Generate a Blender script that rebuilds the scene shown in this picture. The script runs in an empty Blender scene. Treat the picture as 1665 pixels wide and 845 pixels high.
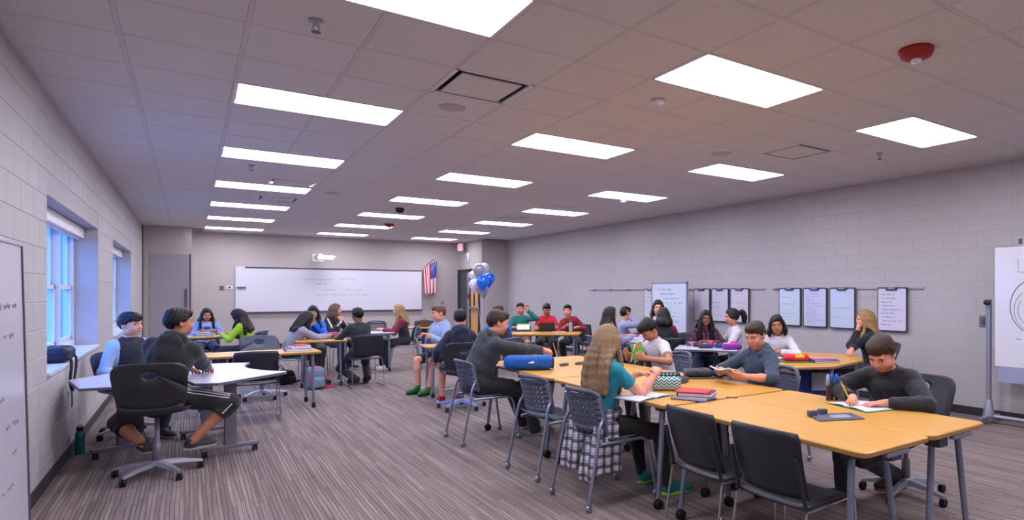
import bpy, bmesh, math, random
import numpy as np
from mathutils import Vector, Matrix
random.seed(7); rng = np.random.RandomState(7)
S = bpy.context.scene
COL = S.collection
R = math.radians

# ---------------------------------------------------------------- camera, world, light, exposure
FPX, YAW, PX0, PY0, CAMH = 997.0, R(35.77), 1027.7, 474.4, 1.5     # focal length in px of the 1665x845 frame
CEIL = 3.044
cam_d = bpy.data.cameras.new('camera'); cam = bpy.data.objects.new('camera', cam_d); COL.objects.link(cam)
cam.location = (0, 0, CAMH); cam.rotation_euler = (R(90), 0, -YAW)
cam_d.sensor_width = 36.0; cam_d.lens = FPX / 1665 * 36.0
cam_d.shift_x = -(PX0 - 832.5) / 1665; cam_d.shift_y = (PY0 - 422.5) / 1665
cam_d.clip_start = 0.05; cam_d.clip_end = 300
S.camera = cam
S.view_settings.view_transform = 'Standard'
S.view_settings.look = 'None'
S.view_settings.gamma = 1.0
S.view_settings.use_curve_mapping = False
S.view_settings.exposure = 0.78
LIGHT_STRENGTH = 11.0
LIGHT_COLOR = (0.96, 0.945, 1.10)
w = bpy.data.worlds.new('world'); S.world = w; w.use_nodes = True
bg = w.node_tree.nodes['Background']
bg.inputs[0].default_value = (0.11, 0.31, 1.0, 1); bg.inputs[1].default_value = 5.5

# ---------------------------------------------------------------- pixel helpers (a pixel gives a direction; the plane it touches gives the distance)
_c, _s = math.cos(YAW), math.sin(YAW)
def G(px, py, z=0.0):
    u = (px - PX0) / FPX; v = (PY0 - py) / FPX; d = (z - CAMH) / v
    return (d * (u * _c + _s), d * (_c - u * _s))
def wall_x(px, X):
    u = (px - PX0) / FPX; d = X / (u * _c + _s); return d * (_c - u * _s), d
def wall_y(px, Y):
    u = (px - PX0) / FPX; d = Y / (_c - u * _s); return d * (u * _c + _s), d
def zat(py, d): return CAMH + (PY0 - py) / FPX * d
def D(px, d):
    u = (px - PX0) / FPX; return (d * (u * _c + _s), d * (_c - u * _s))

# ---------------------------------------------------------------- materials
def lin(c):
    if isinstance(c, str):
        c = c.lstrip('#'); c = [int(c[i:i + 2], 16) / 255 for i in (0, 2, 4)]
    return tuple((x / 12.92 if x <= 0.04045 else ((x + 0.055) / 1.055) ** 2.4) for x in c[:3])
MATS = {}
def mat(name, col, rough=0.6, metal=0.0, var=0.0, vscale=8.0, bump=0.0, bscale=60.0, coat=0.0, trans=0.0, emit=None, estr=0.0, stretch=None, alpha=1.0, sheen=0.0, ior=1.45, spec=0.5):
    if name in MATS: return MATS[name]
    m = bpy.data.materials.new(name); m.use_nodes = True; nt = m.node_tree; b = nt.nodes['Principled BSDF']
    L = lin(col)
    b.inputs['Base Color'].default_value = (*L, 1); b.inputs['Roughness'].default_value = rough
    b.inputs['Metallic'].default_value = metal; b.inputs['Coat Weight'].default_value = coat
    b.inputs['Transmission Weight'].default_value = trans; b.inputs['IOR'].default_value = ior
    b.inputs['Alpha'].default_value = alpha; b.inputs['Sheen Weight'].default_value = sheen
    b.inputs['Specular IOR Level'].default_value = spec
    if emit:
        b.inputs['Emission Color'].default_value = (*emit, 1); b.inputs['Emission Strength'].default_value = estr
    if var or bump:
        tc = nt.nodes.new('ShaderNodeTexCoord'); mp = nt.nodes.new('ShaderNodeMapping')
        nt.links.new(tc.outputs['Object'], mp.inputs[0])
        if stretch: mp.inputs['Scale'].default_value = stretch
    if var:
        n = nt.nodes.new('ShaderNodeTexNoise'); n.inputs['Scale'].default_value = vscale; n.inputs['Detail'].default_value = 4
        nt.links.new(mp.outputs[0], n.inputs[0])
        r = nt.nodes.new('ShaderNodeValToRGB')
        r.color_ramp.elements[0].position = 0.3; r.color_ramp.elements[1].position = 0.7
        r.color_ramp.elements[0].color = (*[x * (1 - var) for x in L], 1)
        r.color_ramp.elements[1].color = (*[min(1, x * (1 + var)) for x in L], 1)
        nt.links.new(n.outputs['Fac'], r.inputs[0]); nt.links.new(r.outputs[0], b.inputs['Base Color'])
    if bump:
        n2 = nt.nodes.new('ShaderNodeTexNoise'); n2.inputs['Scale'].default_value = bscale; n2.inputs['Detail'].default_value = 3
        nt.links.new(mp.outputs[0], n2.inputs[0])
        bp = nt.nodes.new('ShaderNodeBump'); bp.inputs['Strength'].default_value = bump; bp.inputs['Distance'].default_value = 0.01
        nt.links.new(n2.outputs['Fac'], bp.inputs['Height']); nt.links.new(bp.outputs[0], b.inputs['Normal'])
    MATS[name] = m
    return m

# ---------------------------------------------------------------- mesh helpers
class MB:
    """collects shapes into one mesh"""
    def __init__(s): s.v = []; s.f = []; s.m = []; s.sm = []; s.mi = 0; s.smooth = False
    def add(s, vs, fs, smooth=None):
        o = len(s.v); s.v.extend([tuple(map(float, v)) for v in vs])
        for f in fs: s.f.append(tuple(o + i for i in f)); s.m.append(s.mi); s.sm.append(s.smooth if smooth is None else smooth)
        return s
    def box(s, c, d, M=None, bev=0.0):
        hx, hy, hz = d[0] / 2, d[1] / 2, d[2] / 2
        if bev <= 0:
            vs = [(x, y, z) for x in (-hx, hx) for y in (-hy, hy) for z in (-hz, hz)]
            fs = [(0, 1, 3, 2), (4, 6, 7, 5), (0, 4, 5, 1), (2, 3, 7, 6), (0, 2, 6, 4), (1, 5, 7, 3)]
        else:
            b = min(bev, hx * .95, hy * .95, hz * .95)
            bm = bmesh.new(); bmesh.ops.create_cube(bm, size=1)
            for v in bm.verts: v.co = (v.co.x * 2 * hx, v.co.y * 2 * hy, v.co.z * 2 * hz)
            bmesh.ops.bevel(bm, geom=list(bm.edges), offset=b, segments=2, profile=.7, affect='EDGES')
            vs = [tuple(v.co) for v in bm.verts]; fs = [tuple(v.index for v in f.verts) for f in bm.faces]; bm.free()
        vs = [Vector(v) for v in vs]
        if M is not None: vs = [M @ v for v in vs]
        return s.add([(v[0] + c[0], v[1] + c[1], v[2] + c[2]) for v in vs], fs)
    def tube(s, pts, r, n=8, closed=False, caps=True, smooth=True):
        P = [Vector(p) for p in pts]; k = len(P)
        rr = r if isinstance(r, (list, tuple)) else [r] * k
        ring = []; up = None
        for i in range(k):
            if closed: t = P[(i + 1) % k] - P[i - 1]
            else: t = P[min(i + 1, k - 1)] - P[max(i - 1, 0)]
            t.normalize()
            if up is None:
                up = Vector((0, 0, 1)) if abs(t.z) < .9 else Vector((1, 0, 0))
            a = t.cross(up)
            if a.length < 1e-5: a = t.cross(Vector((0, 1, .3)))
            a.normalize(); b = a.cross(t); up = b
            ring.append([P[i] + (a * math.cos(2 * math.pi * j / n) + b * math.sin(2 * math.pi * j / n)) * rr[i] for j in range(n)])
        vs = [v for q in ring for v in q]; fs = []
        for i in range(k if closed else k - 1):
            i2 = (i + 1) % k
            for j in range(n): fs.append((i * n + j, i * n + (j + 1) % n, i2 * n + (j + 1) % n, i2 * n + j))
        s.add(vs, fs, smooth)
        if caps and not closed: s.add(ring[0], [tuple(range(n))], False); s.add(ring[-1], [tuple(reversed(range(n)))], False)
        return s
    def lathe(s, prof, c=(0, 0, 0), n=20, M=None, smooth=True):
        vs = []; fs = []
        for (r, z) in prof:
            for j in range(n): vs.append(Vector((r * math.cos(2 * math.pi * j / n), r * math.sin(2 * math.pi * j / n), z)))
        for i in range(len(prof) - 1):
            for j in range(n): fs.append((i * n + j, i * n + (j + 1) % n, (i + 1) * n + (j + 1) % n, (i + 1) * n + j))
        if prof[0][0] > 1e-6: fs.append(tuple(reversed(range(n))))
        if prof[-1][0] > 1e-6: fs.append(tuple(range((len(prof) - 1) * n, len(prof) * n)))
        if M is not None: vs = [M @ v for v in vs]
        return s.add([v + Vector(c) for v in vs], fs, smooth)
    def prism(s, poly, z0, z1, M=None, bev=0.0):
        """polygon (x,y) extruded z0..z1, top edge chamfered by bev"""
        n = len(poly); vs = []; 
        cx = sum(p[0] for p in poly) / n; cy = sum(p[1] for p in poly) / n
        def inset(b):
            out = []
            for i in range(n):
                a = Vector(poly[i - 1]); p = Vector(poly[i]); q = Vector(poly[(i + 1) % n])
                e1 = (p - a).normalized(); e2 = (q - p).normalized()
                n1 = Vector((-e1.y, e1.x)); n2 = Vector((-e2.y, e2.x)); m = (n1 + n2)
                m = m / max(m.length_squared, .3) * 2 * b
                out.append((p.x + m.x, p.y + m.y))
            return out
        if bev > 0:
            lay = [(inset(bev), z0), (poly, z0 + bev), (poly, z1 - bev), (inset(bev), z1)]
        else: lay = [(poly, z0), (poly, z1)]
        for pl, z in lay: vs += [Vector((p[0], p[1], z)) for p in pl]
        fs = [tuple(reversed(range(n))), tuple(range((len(lay) - 1) * n, len(lay) * n))]
        for k in range(len(lay) - 1):
            for i in range(n): fs.append((k * n + i, k * n + (i + 1) % n, (k + 1) * n + (i + 1) % n, (k + 1) * n + i))
        if M is not None: vs = [M @ v for v in vs]
        return s.add(vs, fs)
    def sheet(s, grid, thick, smooth=True):
        """grid[i][j] of points -> closed sheet of given thickness"""
        g = [[Vector(p) for p in row] for row in grid]; a, b = len(g), len(g[0])
        N = [[None] * b for _ in range(a)]
        for i in range(a):
            for j in range(b):
                du = g[min(i + 1, a - 1)][j] - g[max(i - 1, 0)][j]; dv = g[i][min(j + 1, b - 1)] - g[i][max(j - 1, 0)]
                q = du.cross(dv); N[i][j] = q.normalized() if q.length > 1e-9 else Vector((0, 0, 1))
        vs = [g[i][j] + N[i][j] * thick / 2 for i in range(a) for j in range(b)] + [g[i][j] - N[i][j] * thick / 2 for i in range(a) for j in range(b)]
        o = a * b; fs = []
        for i in range(a - 1):
            for j in range(b - 1):
                q = (i * b + j, (i + 1) * b + j, (i + 1) * b + j + 1, i * b + j + 1)
                fs.append(q); fs.append(tuple(o + k for k in reversed(q)))
        rim = [(i, 0) for i in range(a)] + [(a - 1, j) for j in range(1, b)] + [(i, b - 1) for i in range(a - 2, -1, -1)] + [(0, j) for j in range(b - 2, 0, -1)]
        for k in range(len(rim)):
            i, j = rim[k]; i2, j2 = rim[(k + 1) % len(rim)]
            p, q = i * b + j, i2 * b + j2; fs.append((p, o + p, o + q, q))
        return s.add(vs, fs, smooth)
    def ball(s, c, r, n=14, M=None):
        rx, ry, rz = r if isinstance(r, (tuple, list)) else (r, r, r)
        h = n // 2 + 1; vs = []; fs = []
        for i in range(h + 1):
            t = math.pi * i / h
            for j in range(n): vs.append(Vector((rx * math.sin(t) * math.cos(2 * math.pi * j / n), ry * math.sin(t) * math.sin(2 * math.pi * j / n), -rz * math.cos(t))))
        for i in range(h):
            for j in range(n): fs.append((i * n + j, i * n + (j + 1) % n, (i + 1) * n + (j + 1) % n, (i + 1) * n + j))
        if M is not None: vs = [M @ v for v in vs]
        return s.add([v + Vector(c) for v in vs], fs, True)
    def mesh(s, name, mats):
        me = bpy.data.meshes.new(name); me.from_pydata(s.v, [], s.f)
        for m in (mats if isinstance(mats, (list, tuple)) else [mats]): me.materials.append(m)
        me.polygons.foreach_set('material_index', s.m); me.polygons.foreach_set('use_smooth', s.sm)
        me.validate(); me.update(); return me
    def build(s, name, mats, parent=None, **kw):
        return obj(name, s.mesh(name, mats), parent, **kw)
def obj(name, me, parent=None, loc=None, rz=None, label=None, cat=None, group=None, kind=None):
    o = bpy.data.objects.new(name, me); COL.objects.link(o)
    if parent is not None: o.parent = parent
    if loc is not None: o.location = loc
    if rz is not None: o.rotation_euler = (0, 0, rz)
    tag(o, label, cat, group, kind); return o
def tag(o, label=None, cat=None, group=None, kind=None):
    if label: o['label'] = label
    if cat: o['category'] = cat
    if group: o['group'] = group
    if kind: o['kind'] = kind
    return o
def thing(name, label, cat, loc=(0, 0, 0), rz=0.0, group=None):
    return obj(name, None, None, loc, rz, label, cat, group)
def copy_tree(o, parent=None):
    c = o.copy(); COL.objects.link(c); c.parent = parent
    for ch in list(o.children): copy_tree(ch, c)
    return c
def dup(root, loc, rz=0.0, label=None):
    r = copy_tree(root); r.location = loc; r.rotation_euler = (0, 0, rz)
    if label: r['label'] = label
    return r
def crv(pts, n=6):
    """Catmull-Rom through pts"""
    P = [Vector(p) for p in pts]; out = []
    for i in range(len(P) - 1):
        p0 = P[max(i - 1, 0)]; p1 = P[i]; p2 = P[i + 1]; p3 = P[min(i + 2, len(P) - 1)]
        for k in range(n):
            t = k / n
            out.append(.5 * ((2 * p1) + (p2 - p0) * t + (2 * p0 - 5 * p1 + 4 * p2 - p3) * t * t + (3 * p1 - p0 - 3 * p2 + p3) * t ** 3))
    out.append(P[-1]); return out
def bendpath(pts, rad, n=5):
    """polyline with rounded corners"""
    P = [Vector(p) for p in pts]; out = [P[0]]
    for i in range(1, len(P) - 1):
        a, p, b = P[i - 1], P[i], P[i + 1]
        d1 = (a - p); d2 = (b - p); r = min(rad, d1.length * .49, d2.length * .49)
        s0 = p + d1.normalized() * r; s1 = p + d2.normalized() * r
        for k in range(n + 1):
            t = k / n; out.append(s0 * (1 - t) ** 2 + p * 2 * t * (1 - t) + s1 * t * t)
    out.append(P[-1]); return out
def rrect(w, d, r=0.03, n=4, x0=0, y0=0):
    out = []
    for (cx, cy, a0) in ((w / 2 - r, d / 2 - r, 0), (-w / 2 + r, d / 2 - r, 90), (-w / 2 + r, -d / 2 + r, 180), (w / 2 - r, -d / 2 + r, 270)):
        for k in range(n + 1):
            a = R(a0 + 90 * k / n); out.append((x0 + cx + r * math.cos(a), y0 + cy + r * math.sin(a)))
    return out
RX = lambda a: Matrix.Rotation(R(a), 3, 'X')
RY = lambda a: Matrix.Rotation(R(a), 3, 'Y')
RZ = lambda a: Matrix.Rotation(R(a), 3, 'Z')
# ================================================================= THE ROOM
XL, XR, YB, YF = -0.90, 7.75, 19.1, -1.6
m_wall = mat('painted_block', (.70, .68, .685), .62, var=.03, vscale=3, bump=.12, bscale=140)
m_mort = mat('painted_mortar', (.69, .67, .675), .7)
m_dry = mat('painted_drywall', (.70, .67, .66), .6, var=.02, vscale=2, bump=.03, bscale=200)
m_base = mat('rubber_baseboard', (.19, .18, .20), .55)
m_white_metal = mat('white_enamel', (.88, .87, .88), .45)
m_silver = mat('silver_tube', (.60, .62, .68), .32, 0.75)
m_chrome = mat('chrome', (.78, .79, .82), .18, 1.0)
m_dark = mat('black_plastic', (.145, .15, .18), .42, bump=.05, bscale=500)
m_grayp = mat('grey_plastic', (.30, .32, .38), .5, bump=.04, bscale=400)
m_caster = mat('caster_rubber', (.07, .07, .075), .6)

def carpet():
    m = bpy.data.materials.new('striped_carpet'); m.use_nodes = True; nt = m.node_tree; b = nt.nodes['Principled BSDF']
    N = nt.nodes.new; Lk = nt.links.new
    tc = N('ShaderNodeTexCoord')
    def noise(scale, det=2.0):
        mp = N('ShaderNodeMapping'); mp.inputs['Scale'].default_value = scale; Lk(tc.outputs['Object'], mp.inputs[0])
        n = N('ShaderNodeTexNoise'); n.inputs['Scale'].default_value = 1; n.inputs['Detail'].default_value = det; Lk(mp.outputs[0], n.inputs[0]); return n
    n1 = noise((88, 1.0, 1), 1.5); n2 = noise((20, .45, 1), 1); n3 = noise((.7, .7, 1), 2); n4 = noise((380, 380, 1), 2)
    # yarn bands: long narrow strips of slightly different tint, parted by thin dark lines running along the room
    sp = N('ShaderNodeSeparateXYZ'); Lk(tc.outputs['Object'], sp.inputs[0])
    nd = noise((9, 2.5, 1), 1); wob = N('ShaderNodeMath'); wob.operation = 'MULTIPLY_ADD'; wob.inputs[1].default_value = .014; Lk(nd.outputs['Fac'], wob.inputs[0]); Lk(sp.outputs[0], wob.inputs[2])
    cb = N('ShaderNodeCombineXYZ'); Lk(sp.outputs[1], cb.inputs[0]); Lk(wob.outputs[0], cb.inputs[1])
    br = N('ShaderNodeTexBrick'); Lk(cb.outputs[0], br.inputs[0]); br.offset = .37; br.offset_frequency = 2; br.squash = 1.4; br.squash_frequency = 3
    for k_, v_ in (('Scale', 1.0), ('Mortar Size', .0032), ('Mortar Smooth', .6), ('Bias', 0.0), ('Brick Width', .52), ('Row Height', .027)): br.inputs[k_].default_value = v_
    for k_, c_ in (('Color1', (.56, .515, .505)), ('Color2', (.475, .432, .425)), ('Mortar', (.35, .315, .31))): br.inputs[k_].default_value = (*lin(c_), 1)
    rs = N('ShaderNodeValToRGB'); rs.color_ramp.elements[0].position = .35; rs.color_ramp.elements[0].color = (.80, .79, .79, 1); rs.color_ramp.elements[1].position = .66; rs.color_ramp.elements[1].color = (1.14, 1.14, 1.14, 1)
    Lk(n1.outputs['Fac'], rs.inputs[0]); r1 = N('ShaderNodeMixRGB'); r1.blend_type = 'MULTIPLY'; r1.inputs[0].default_value = 1; Lk(br.outputs[0], r1.inputs[1]); Lk(rs.outputs[0], r1.inputs[2])
    r2 = N('ShaderNodeValToRGB'); r2.color_ramp.elements[0].position = .35; r2.color_ramp.elements[0].color = (.84, .83, .83, 1); r2.color_ramp.elements[1].position = .65; r2.color_ramp.elements[1].color = (1.12, 1.1, 1.08, 1)
    Lk(n2.outputs['Fac'], r2.inputs[0])
    mx = N('ShaderNodeMixRGB'); mx.blend_type = 'MULTIPLY'; mx.inputs[0].default_value = 1; Lk(r1.outputs[0], mx.inputs[1]); Lk(r2.outputs[0], mx.inputs[2])
    r3 = N('ShaderNodeValToRGB'); r3.color_ramp.elements[0].color = (.93, .93, .93, 1); r3.color_ramp.elements[1].color = (1.06, 1.06, 1.06, 1); Lk(n3.outputs['Fac'], r3.inputs[0])
    m2 = N('ShaderNodeMixRGB'); m2.blend_type = 'MULTIPLY'; m2.inputs[0].default_value = 1; Lk(mx.outputs[0], m2.inputs[1]); Lk(r3.outputs[0], m2.inputs[2])
    Lk(m2.outputs[0], b.inputs['Base Color']); b.inputs['Roughness'].default_value = .93; b.inputs['Specular IOR Level'].default_value = .15
    ad = N('ShaderNodeMath'); ad.operation = 'ADD'; Lk(n4.outputs['Fac'], ad.inputs[0]); Lk(n1.outputs['Fac'], ad.inputs[1])
    bp = N('ShaderNodeBump'); bp.inputs['Strength'].default_value = .35; bp.inputs['Distance'].default_value = .006; Lk(ad.outputs[0], bp.inputs['Height']); Lk(bp.outputs[0], b.inputs['Normal'])
    return m
fl = MB().box(((XL + XR) / 2, (YF + YB) / 2, -.06), (XR - XL + .6, YB - YF + .6, .12)).build('floor', carpet()); tag(fl, kind='structure')

# ---- block walls: a backing wall with recessed joints and every block proud of it
BL, BH, JT = .40, .2032, .005
def block_mesh(L, H, name='block'):
    """a block face lying in local x (length), z (height), front towards +y, chamfered edges"""
    b = .003; hx, hz = L / 2 - JT / 2, H / 2 - JT / 2; m = MB()
    fr = [(-hx + b, .0, -hz + b), (hx - b, .0, -hz + b), (hx - b, .0, hz - b), (-hx + b, .0, hz - b)]
    md = [(-hx, -b * .7, -hz), (hx, -b * .7, -hz), (hx, -b * .7, hz), (-hx, -b * .7, hz)]
    bk = [(x, -.012, z) for x, _, z in md]
    m.add(fr + md + bk, [(3, 2, 1, 0)] + [(4 + (i + 1) % 4, 4 + i, i, (i + 1) % 4)[::-1] for i in range(4)] + [(8 + (i + 1) % 4, 8 + i, 4 + i, 4 + (i + 1) % 4)[::-1] for i in range(4)])
    return m
def block_wall(wall, place, u0, u1, openings, eye_u, frame_u0):
    """place(u,z)->(loc, rz). 300 blocks nearest the camera in view become parts, the rest one stuff part"""
    full = block_mesh(BL, BH).mesh('block', m_wall); cache = {}
    rects = []
    rows = int(math.ceil(CEIL / BH))
    for r in range(rows):
        z0, z1 = r * BH, min((r + 1) * BH, CEIL + .1)
        off = (BL / 2 if r % 2 else 0)
        u = math.floor((u0 - off) / BL) * BL + off
        while u < u1:
            a, b = max(u, u0), min(u + BL, u1)
            segs = [(a, b)]
            for (oa, ob, oz0, oz1) in openings:
                if z1 > oz0 + .02 and z0 < oz1 - .02:
                    ns = []
                    for (p, q) in segs:
                        if q <= oa or p >= ob: ns.append((p, q)); continue
                        if p < oa: ns.append((p, oa))
                        if q > ob: ns.append((ob, q))
                    segs = ns
            for (p, q) in segs:
                if q - p > .03: rects.append((p, q, z0, z1))
            u += BL
    rects = [t for t in rects if t[3] > .1]
    vis = [t for t in rects if t[0] >= frame_u0]; vis.sort(key=lambda t: abs((t[0] + t[1]) / 2 - eye_u) + .15 * abs((t[2] + t[3]) / 2 - 1.5))
    parts = set(vis[:300]); rest = MB()
    for t in rects:
        p, q, z0, z1 = t; L, H = q - p, z1 - z0; loc, rz = place((p + q) / 2, (z0 + z1) / 2)
        if t in parts:
            key = (round(L, 3), round(H, 3))
            if abs(L - BL) < 1e-4 and abs(H - BH) < 1e-4: me = full
            else: me = cache.setdefault(key, None) or block_mesh(L, H).mesh('block', m_wall); cache[key] = me
            obj('block', me, wall, loc, rz)
        else:
            bmn = block_mesh(L, H); M = RZ(math.degrees(rz)); rest.add([M @ Vector(v) + Vector(loc) for v in bmn.v], bmn.f)
    rest.build('block_courses', m_wall, wall, kind='stuff')
# left wall with two deep window openings
WZ0, WZ1, WREC = .84, 2.26, .26
WIN = [(6.50, 9.75), (11.50, 14.80)]
def wall_with_openings(mb, x0, x1, ya, yb, ops):
    y = ya
    for (a, b, z0, z1) in ops:
        mb.box(((x0 + x1) / 2, (y + a) / 2, CEIL / 2 + .1), (x1 - x0, a - y, CEIL + .2))
        mb.box(((x0 + x1) / 2, (a + b) / 2, z0 / 2), (x1 - x0, b - a, z0))
        mb.box(((x0 + x1) / 2, (a + b) / 2, (z1 + CEIL + .2) / 2), (x1 - x0, b - a, CEIL + .2 - z1)); y = b
    mb.box(((x0 + x1) / 2, (y + yb) / 2, CEIL / 2 + .1), (x1 - x0, yb - y, CEIL + .2))
mb = MB(); ops = [(a, b, WZ0, WZ1) for a, b in WIN]
wall_with_openings(mb, XL - .36, XL - .0035, YF - .3, YB + .3, ops)
wl = mb.build('wall_left', m_mort, kind='structure')
block_wall(wl, lambda u, z: ((XL, u, z), R(-90)), 3.6, 18.0, ops, 5.0, 4.9)
# right wall
wr = MB().box((XR + .15, (YF + YB) / 2, CEIL / 2 + .1), (.295, YB - YF + .6, CEIL + .2)).build('wall_right', m_mort, kind='structure')
block_wall(wr, lambda u, z: ((XR, u, z), R(90)), 1.6, 17.2, [], 3.0, 2.7)
MB().box(((XL + XR) / 2, YF - .1, CEIL / 2 + .1), (XR - XL, .2, CEIL + .2)).build('wall_front', m_dry, kind='structure')
MB().box(((XL + XR) / 2, YB + .1, CEIL / 2 + .1), (XR - XL, .2, CEIL + .2)).build('wall_back', m_dry, kind='structure')
# pocket for the folding partition, left of the back wall, with its steel edge and slot
PKY, PKX = 18.0, .03
wp = MB().box(((XL + PKX) / 2, (PKY + YB) / 2, CEIL / 2), (PKX - XL, YB - PKY, CEIL)).build('wall_pocket', m_dry, kind='structure')
m_pk = mat('pocket_door_grey', (.62, .60, .63), .5)
MB().box(((XL + .14 + PKX - .05) / 2, PKY - .01, 1.2), (PKX - XL - .19, .02, 2.38), bev=.004).build('pocket_door', m_pk, wp)
MB().box((PKX - .03, PKY - .012, 1.2), (.014, .024, 2.4)).build('edge_seal', m_base, wp)
MB().box((PKX - .115, PKY - .028, 1.2), (.05, .02, .75), bev=.004).build('pull_plate', mat('dull_steel', (.40, .39, .43), .4, .6), wp)
# alcove box with the door, right end of the back wall
AX, AY = 6.95, 17.2
MB().box(((AX + XR) / 2, (AY + YB) / 2, CEIL / 2), (XR - AX, YB - AY, CEIL)).build('wall_alcove', m_dry, kind='structure')
# baseboards
bbh, bbt = .10, .012
def baseboard(name, c, d): MB().box(c, d, bev=.004).build(name, m_base, kind='structure')
baseboard('baseboard_left', (XL + bbt / 2, (YF + PKY) / 2, bbh / 2), (bbt, PKY - YF, bbh))
baseboard('baseboard_right', (XR - bbt / 2, (YF + AY) / 2, bbh / 2), (bbt, AY - YF, bbh))
baseboard('baseboard_back', ((PKX + AX) / 2, YB - bbt / 2, bbh / 2), (AX - PKX, bbt, bbh))
baseboard('baseboard_alcove', ((AX + XR) / 2, AY - bbt / 2, bbh / 2), (XR - AX - .02, bbt, bbh))
# left corner trim strip between block wall and pocket
MB().box((XL + .012, PKY - .012, CEIL / 2), (.024, .024, CEIL)).build('trim_1', mat('corner_trim', (.36, .34, .36), .5), kind='structure')

# ---- ceiling: slab, runners, tiles
m_tile = mat('acoustic_tile', (.84, .83, .835), .9, var=.03, vscale=30, bump=.15, bscale=220)
m_grid = mat('ceiling_grid', (.79, .775, .78), .5)
cl = MB().box(((XL + XR) / 2, (YF + YB) / 2, CEIL + .14), (XR - XL + .6, YB - YF + .6, .12)).build('ceiling', mat('plenum', (.5, .5, .5), .9), kind='structure')
T = .61
GX = [XL] + [.27 + T * k for k in range(-1, 13)] + [XR]
GY = [YF] + [.48 + T * k for k in range(-3, 31)] + [YB]
LROWS = [.785 + 2.44 * r for r in range(-1, 8)]
LCOLS = [.88, 3.32, 5.76]
def covered(x0, x1, y0, y1):
    xm, ym = (x0 + x1) / 2, (y0 + y1) / 2
    for lx in LCOLS:
        for ly in LROWS:
            if abs(xm - lx) < .60 and abs(ym - ly) < .30: return True
    for (vx, vy) in VENTS:
        if abs(xm - vx) < .3 and abs(ym - vy) < .3: return True
    if xm < PKX and ym > PKY: return True
    if xm > AX and ym > AY: return True
    return False
gx = lambda k: .27 + T * (k + .5)
gy = lambda k: .48 + T * (k + .5)
VENTS = [(gx(2), gy(6)), (gx(8), gy(6)), (gx(1), gy(15)), (gx(1), gy(18)), (gx(8), gy(15)), (gx(8), gy(18))]
tiles = []
for i in range(len(GX) - 1):
    for j in range(len(GY) - 1):
        if GX[i + 1] - GX[i] < .02 or GY[j + 1] - GY[j] < .02: continue
        if covered(GX[i], GX[i + 1], GY[j], GY[j + 1]): continue
        tiles.append((GX[i], GX[i + 1], GY[j], GY[j + 1]))
def tile_rank(t):
    x, y = (t[0] + t[1]) / 2, (t[2] + t[3]) / 2; d = x * _s + y * _c; u = (x * _c - y * _s) / max(d, .01)
    if d < 1.5: return 99
    px, py = PX0 + FPX * u, PY0 - FPX * (CEIL - CAMH) / d
    return d if (-60 < px < 1725 and py > -60) else 90 + d
tiles.sort(key=tile_rank)
def tile_mb(w, d):
    b = .004; m = MB(); hx, hy = w / 2 - .012, d / 2 - .012
    lo = [(-hx + b, -hy + b, 0), (hx - b, -hy + b, 0), (hx - b, hy - b, 0), (-hx + b, hy - b, 0)]
    md = [(-hx, -hy, b), (hx, -hy, b), (hx, hy, b), (-hx, hy, b)]; tp = [(x * 1.03, y * 1.03, .018) for x, y, _ in md]
    m.add(lo + md + tp, [(3, 2, 1, 0)] + [(i, (i + 1) % 4, 4 + (i + 1) % 4, 4 + i) for i in range(4)] + [(4 + i, 4 + (i + 1) % 4, 8 + (i + 1) % 4, 8 + i) for i in range(4)] + [(8, 9, 10, 11)])
    return m
tcache = {}; rest = MB(); nvis = 0
for t in tiles:
    w_, d_ = t[1] - t[0], t[3] - t[2]; c_ = ((t[0] + t[1]) / 2, (t[2] + t[3]) / 2, CEIL)
    if tile_rank(t) < 90 and nvis < 300:
        key = (round(w_, 3), round(d_, 3))
        if key not in tcache: tcache[key] = tile_mb(w_, d_).mesh('ceiling_tile', m_tile)
        obj('ceiling_tile', tcache[key], cl, c_); nvis += 1
    else:
        q = tile_mb(w_, d_); rest.add([(v[0] + c_[0], v[1] + c_[1], v[2] + c_[2]) for v in q.v], q.f)
rest.build('far_ceiling_tiles', m_tile, cl, kind='stuff')
for x in GX[1:-1]:
    segs = [(YF, YB)]
    if any(abs(x - lx) < .05 for lx in LCOLS):     # this runner stops at each light fixture
        segs = []; y_ = YF
        for ly in LROWS: segs.append((y_, ly - .305)); y_ = ly + .305
        segs.append((y_, YB))
    for (a_, b_) in segs:
        if b_ - a_ > .05: MB().box((x, (a_ + b_) / 2, CEIL + .012), (.024, b_ - a_, .022)).build('main_runner', m_grid, cl)
for y in GY[1:-1]:
    MB().box(((XL + XR) / 2, y, CEIL + .0125), (XR - XL, .024, .021)).build('cross_runner', m_grid, cl)
for n, (c_, d_) in enumerate((((XL + .012, (YF + YB) / 2, CEIL + .005), (.024, YB - YF, .03)), ((XR - .012, (YF + YB) / 2, CEIL + .005), (.024, YB - YF, .03)), (((XL + XR) / 2, YB - .012, CEIL + .005), (XR - XL, .024, .03)))):
    MB().box(c_, d_).build('wall_angle', m_grid, cl)

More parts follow.
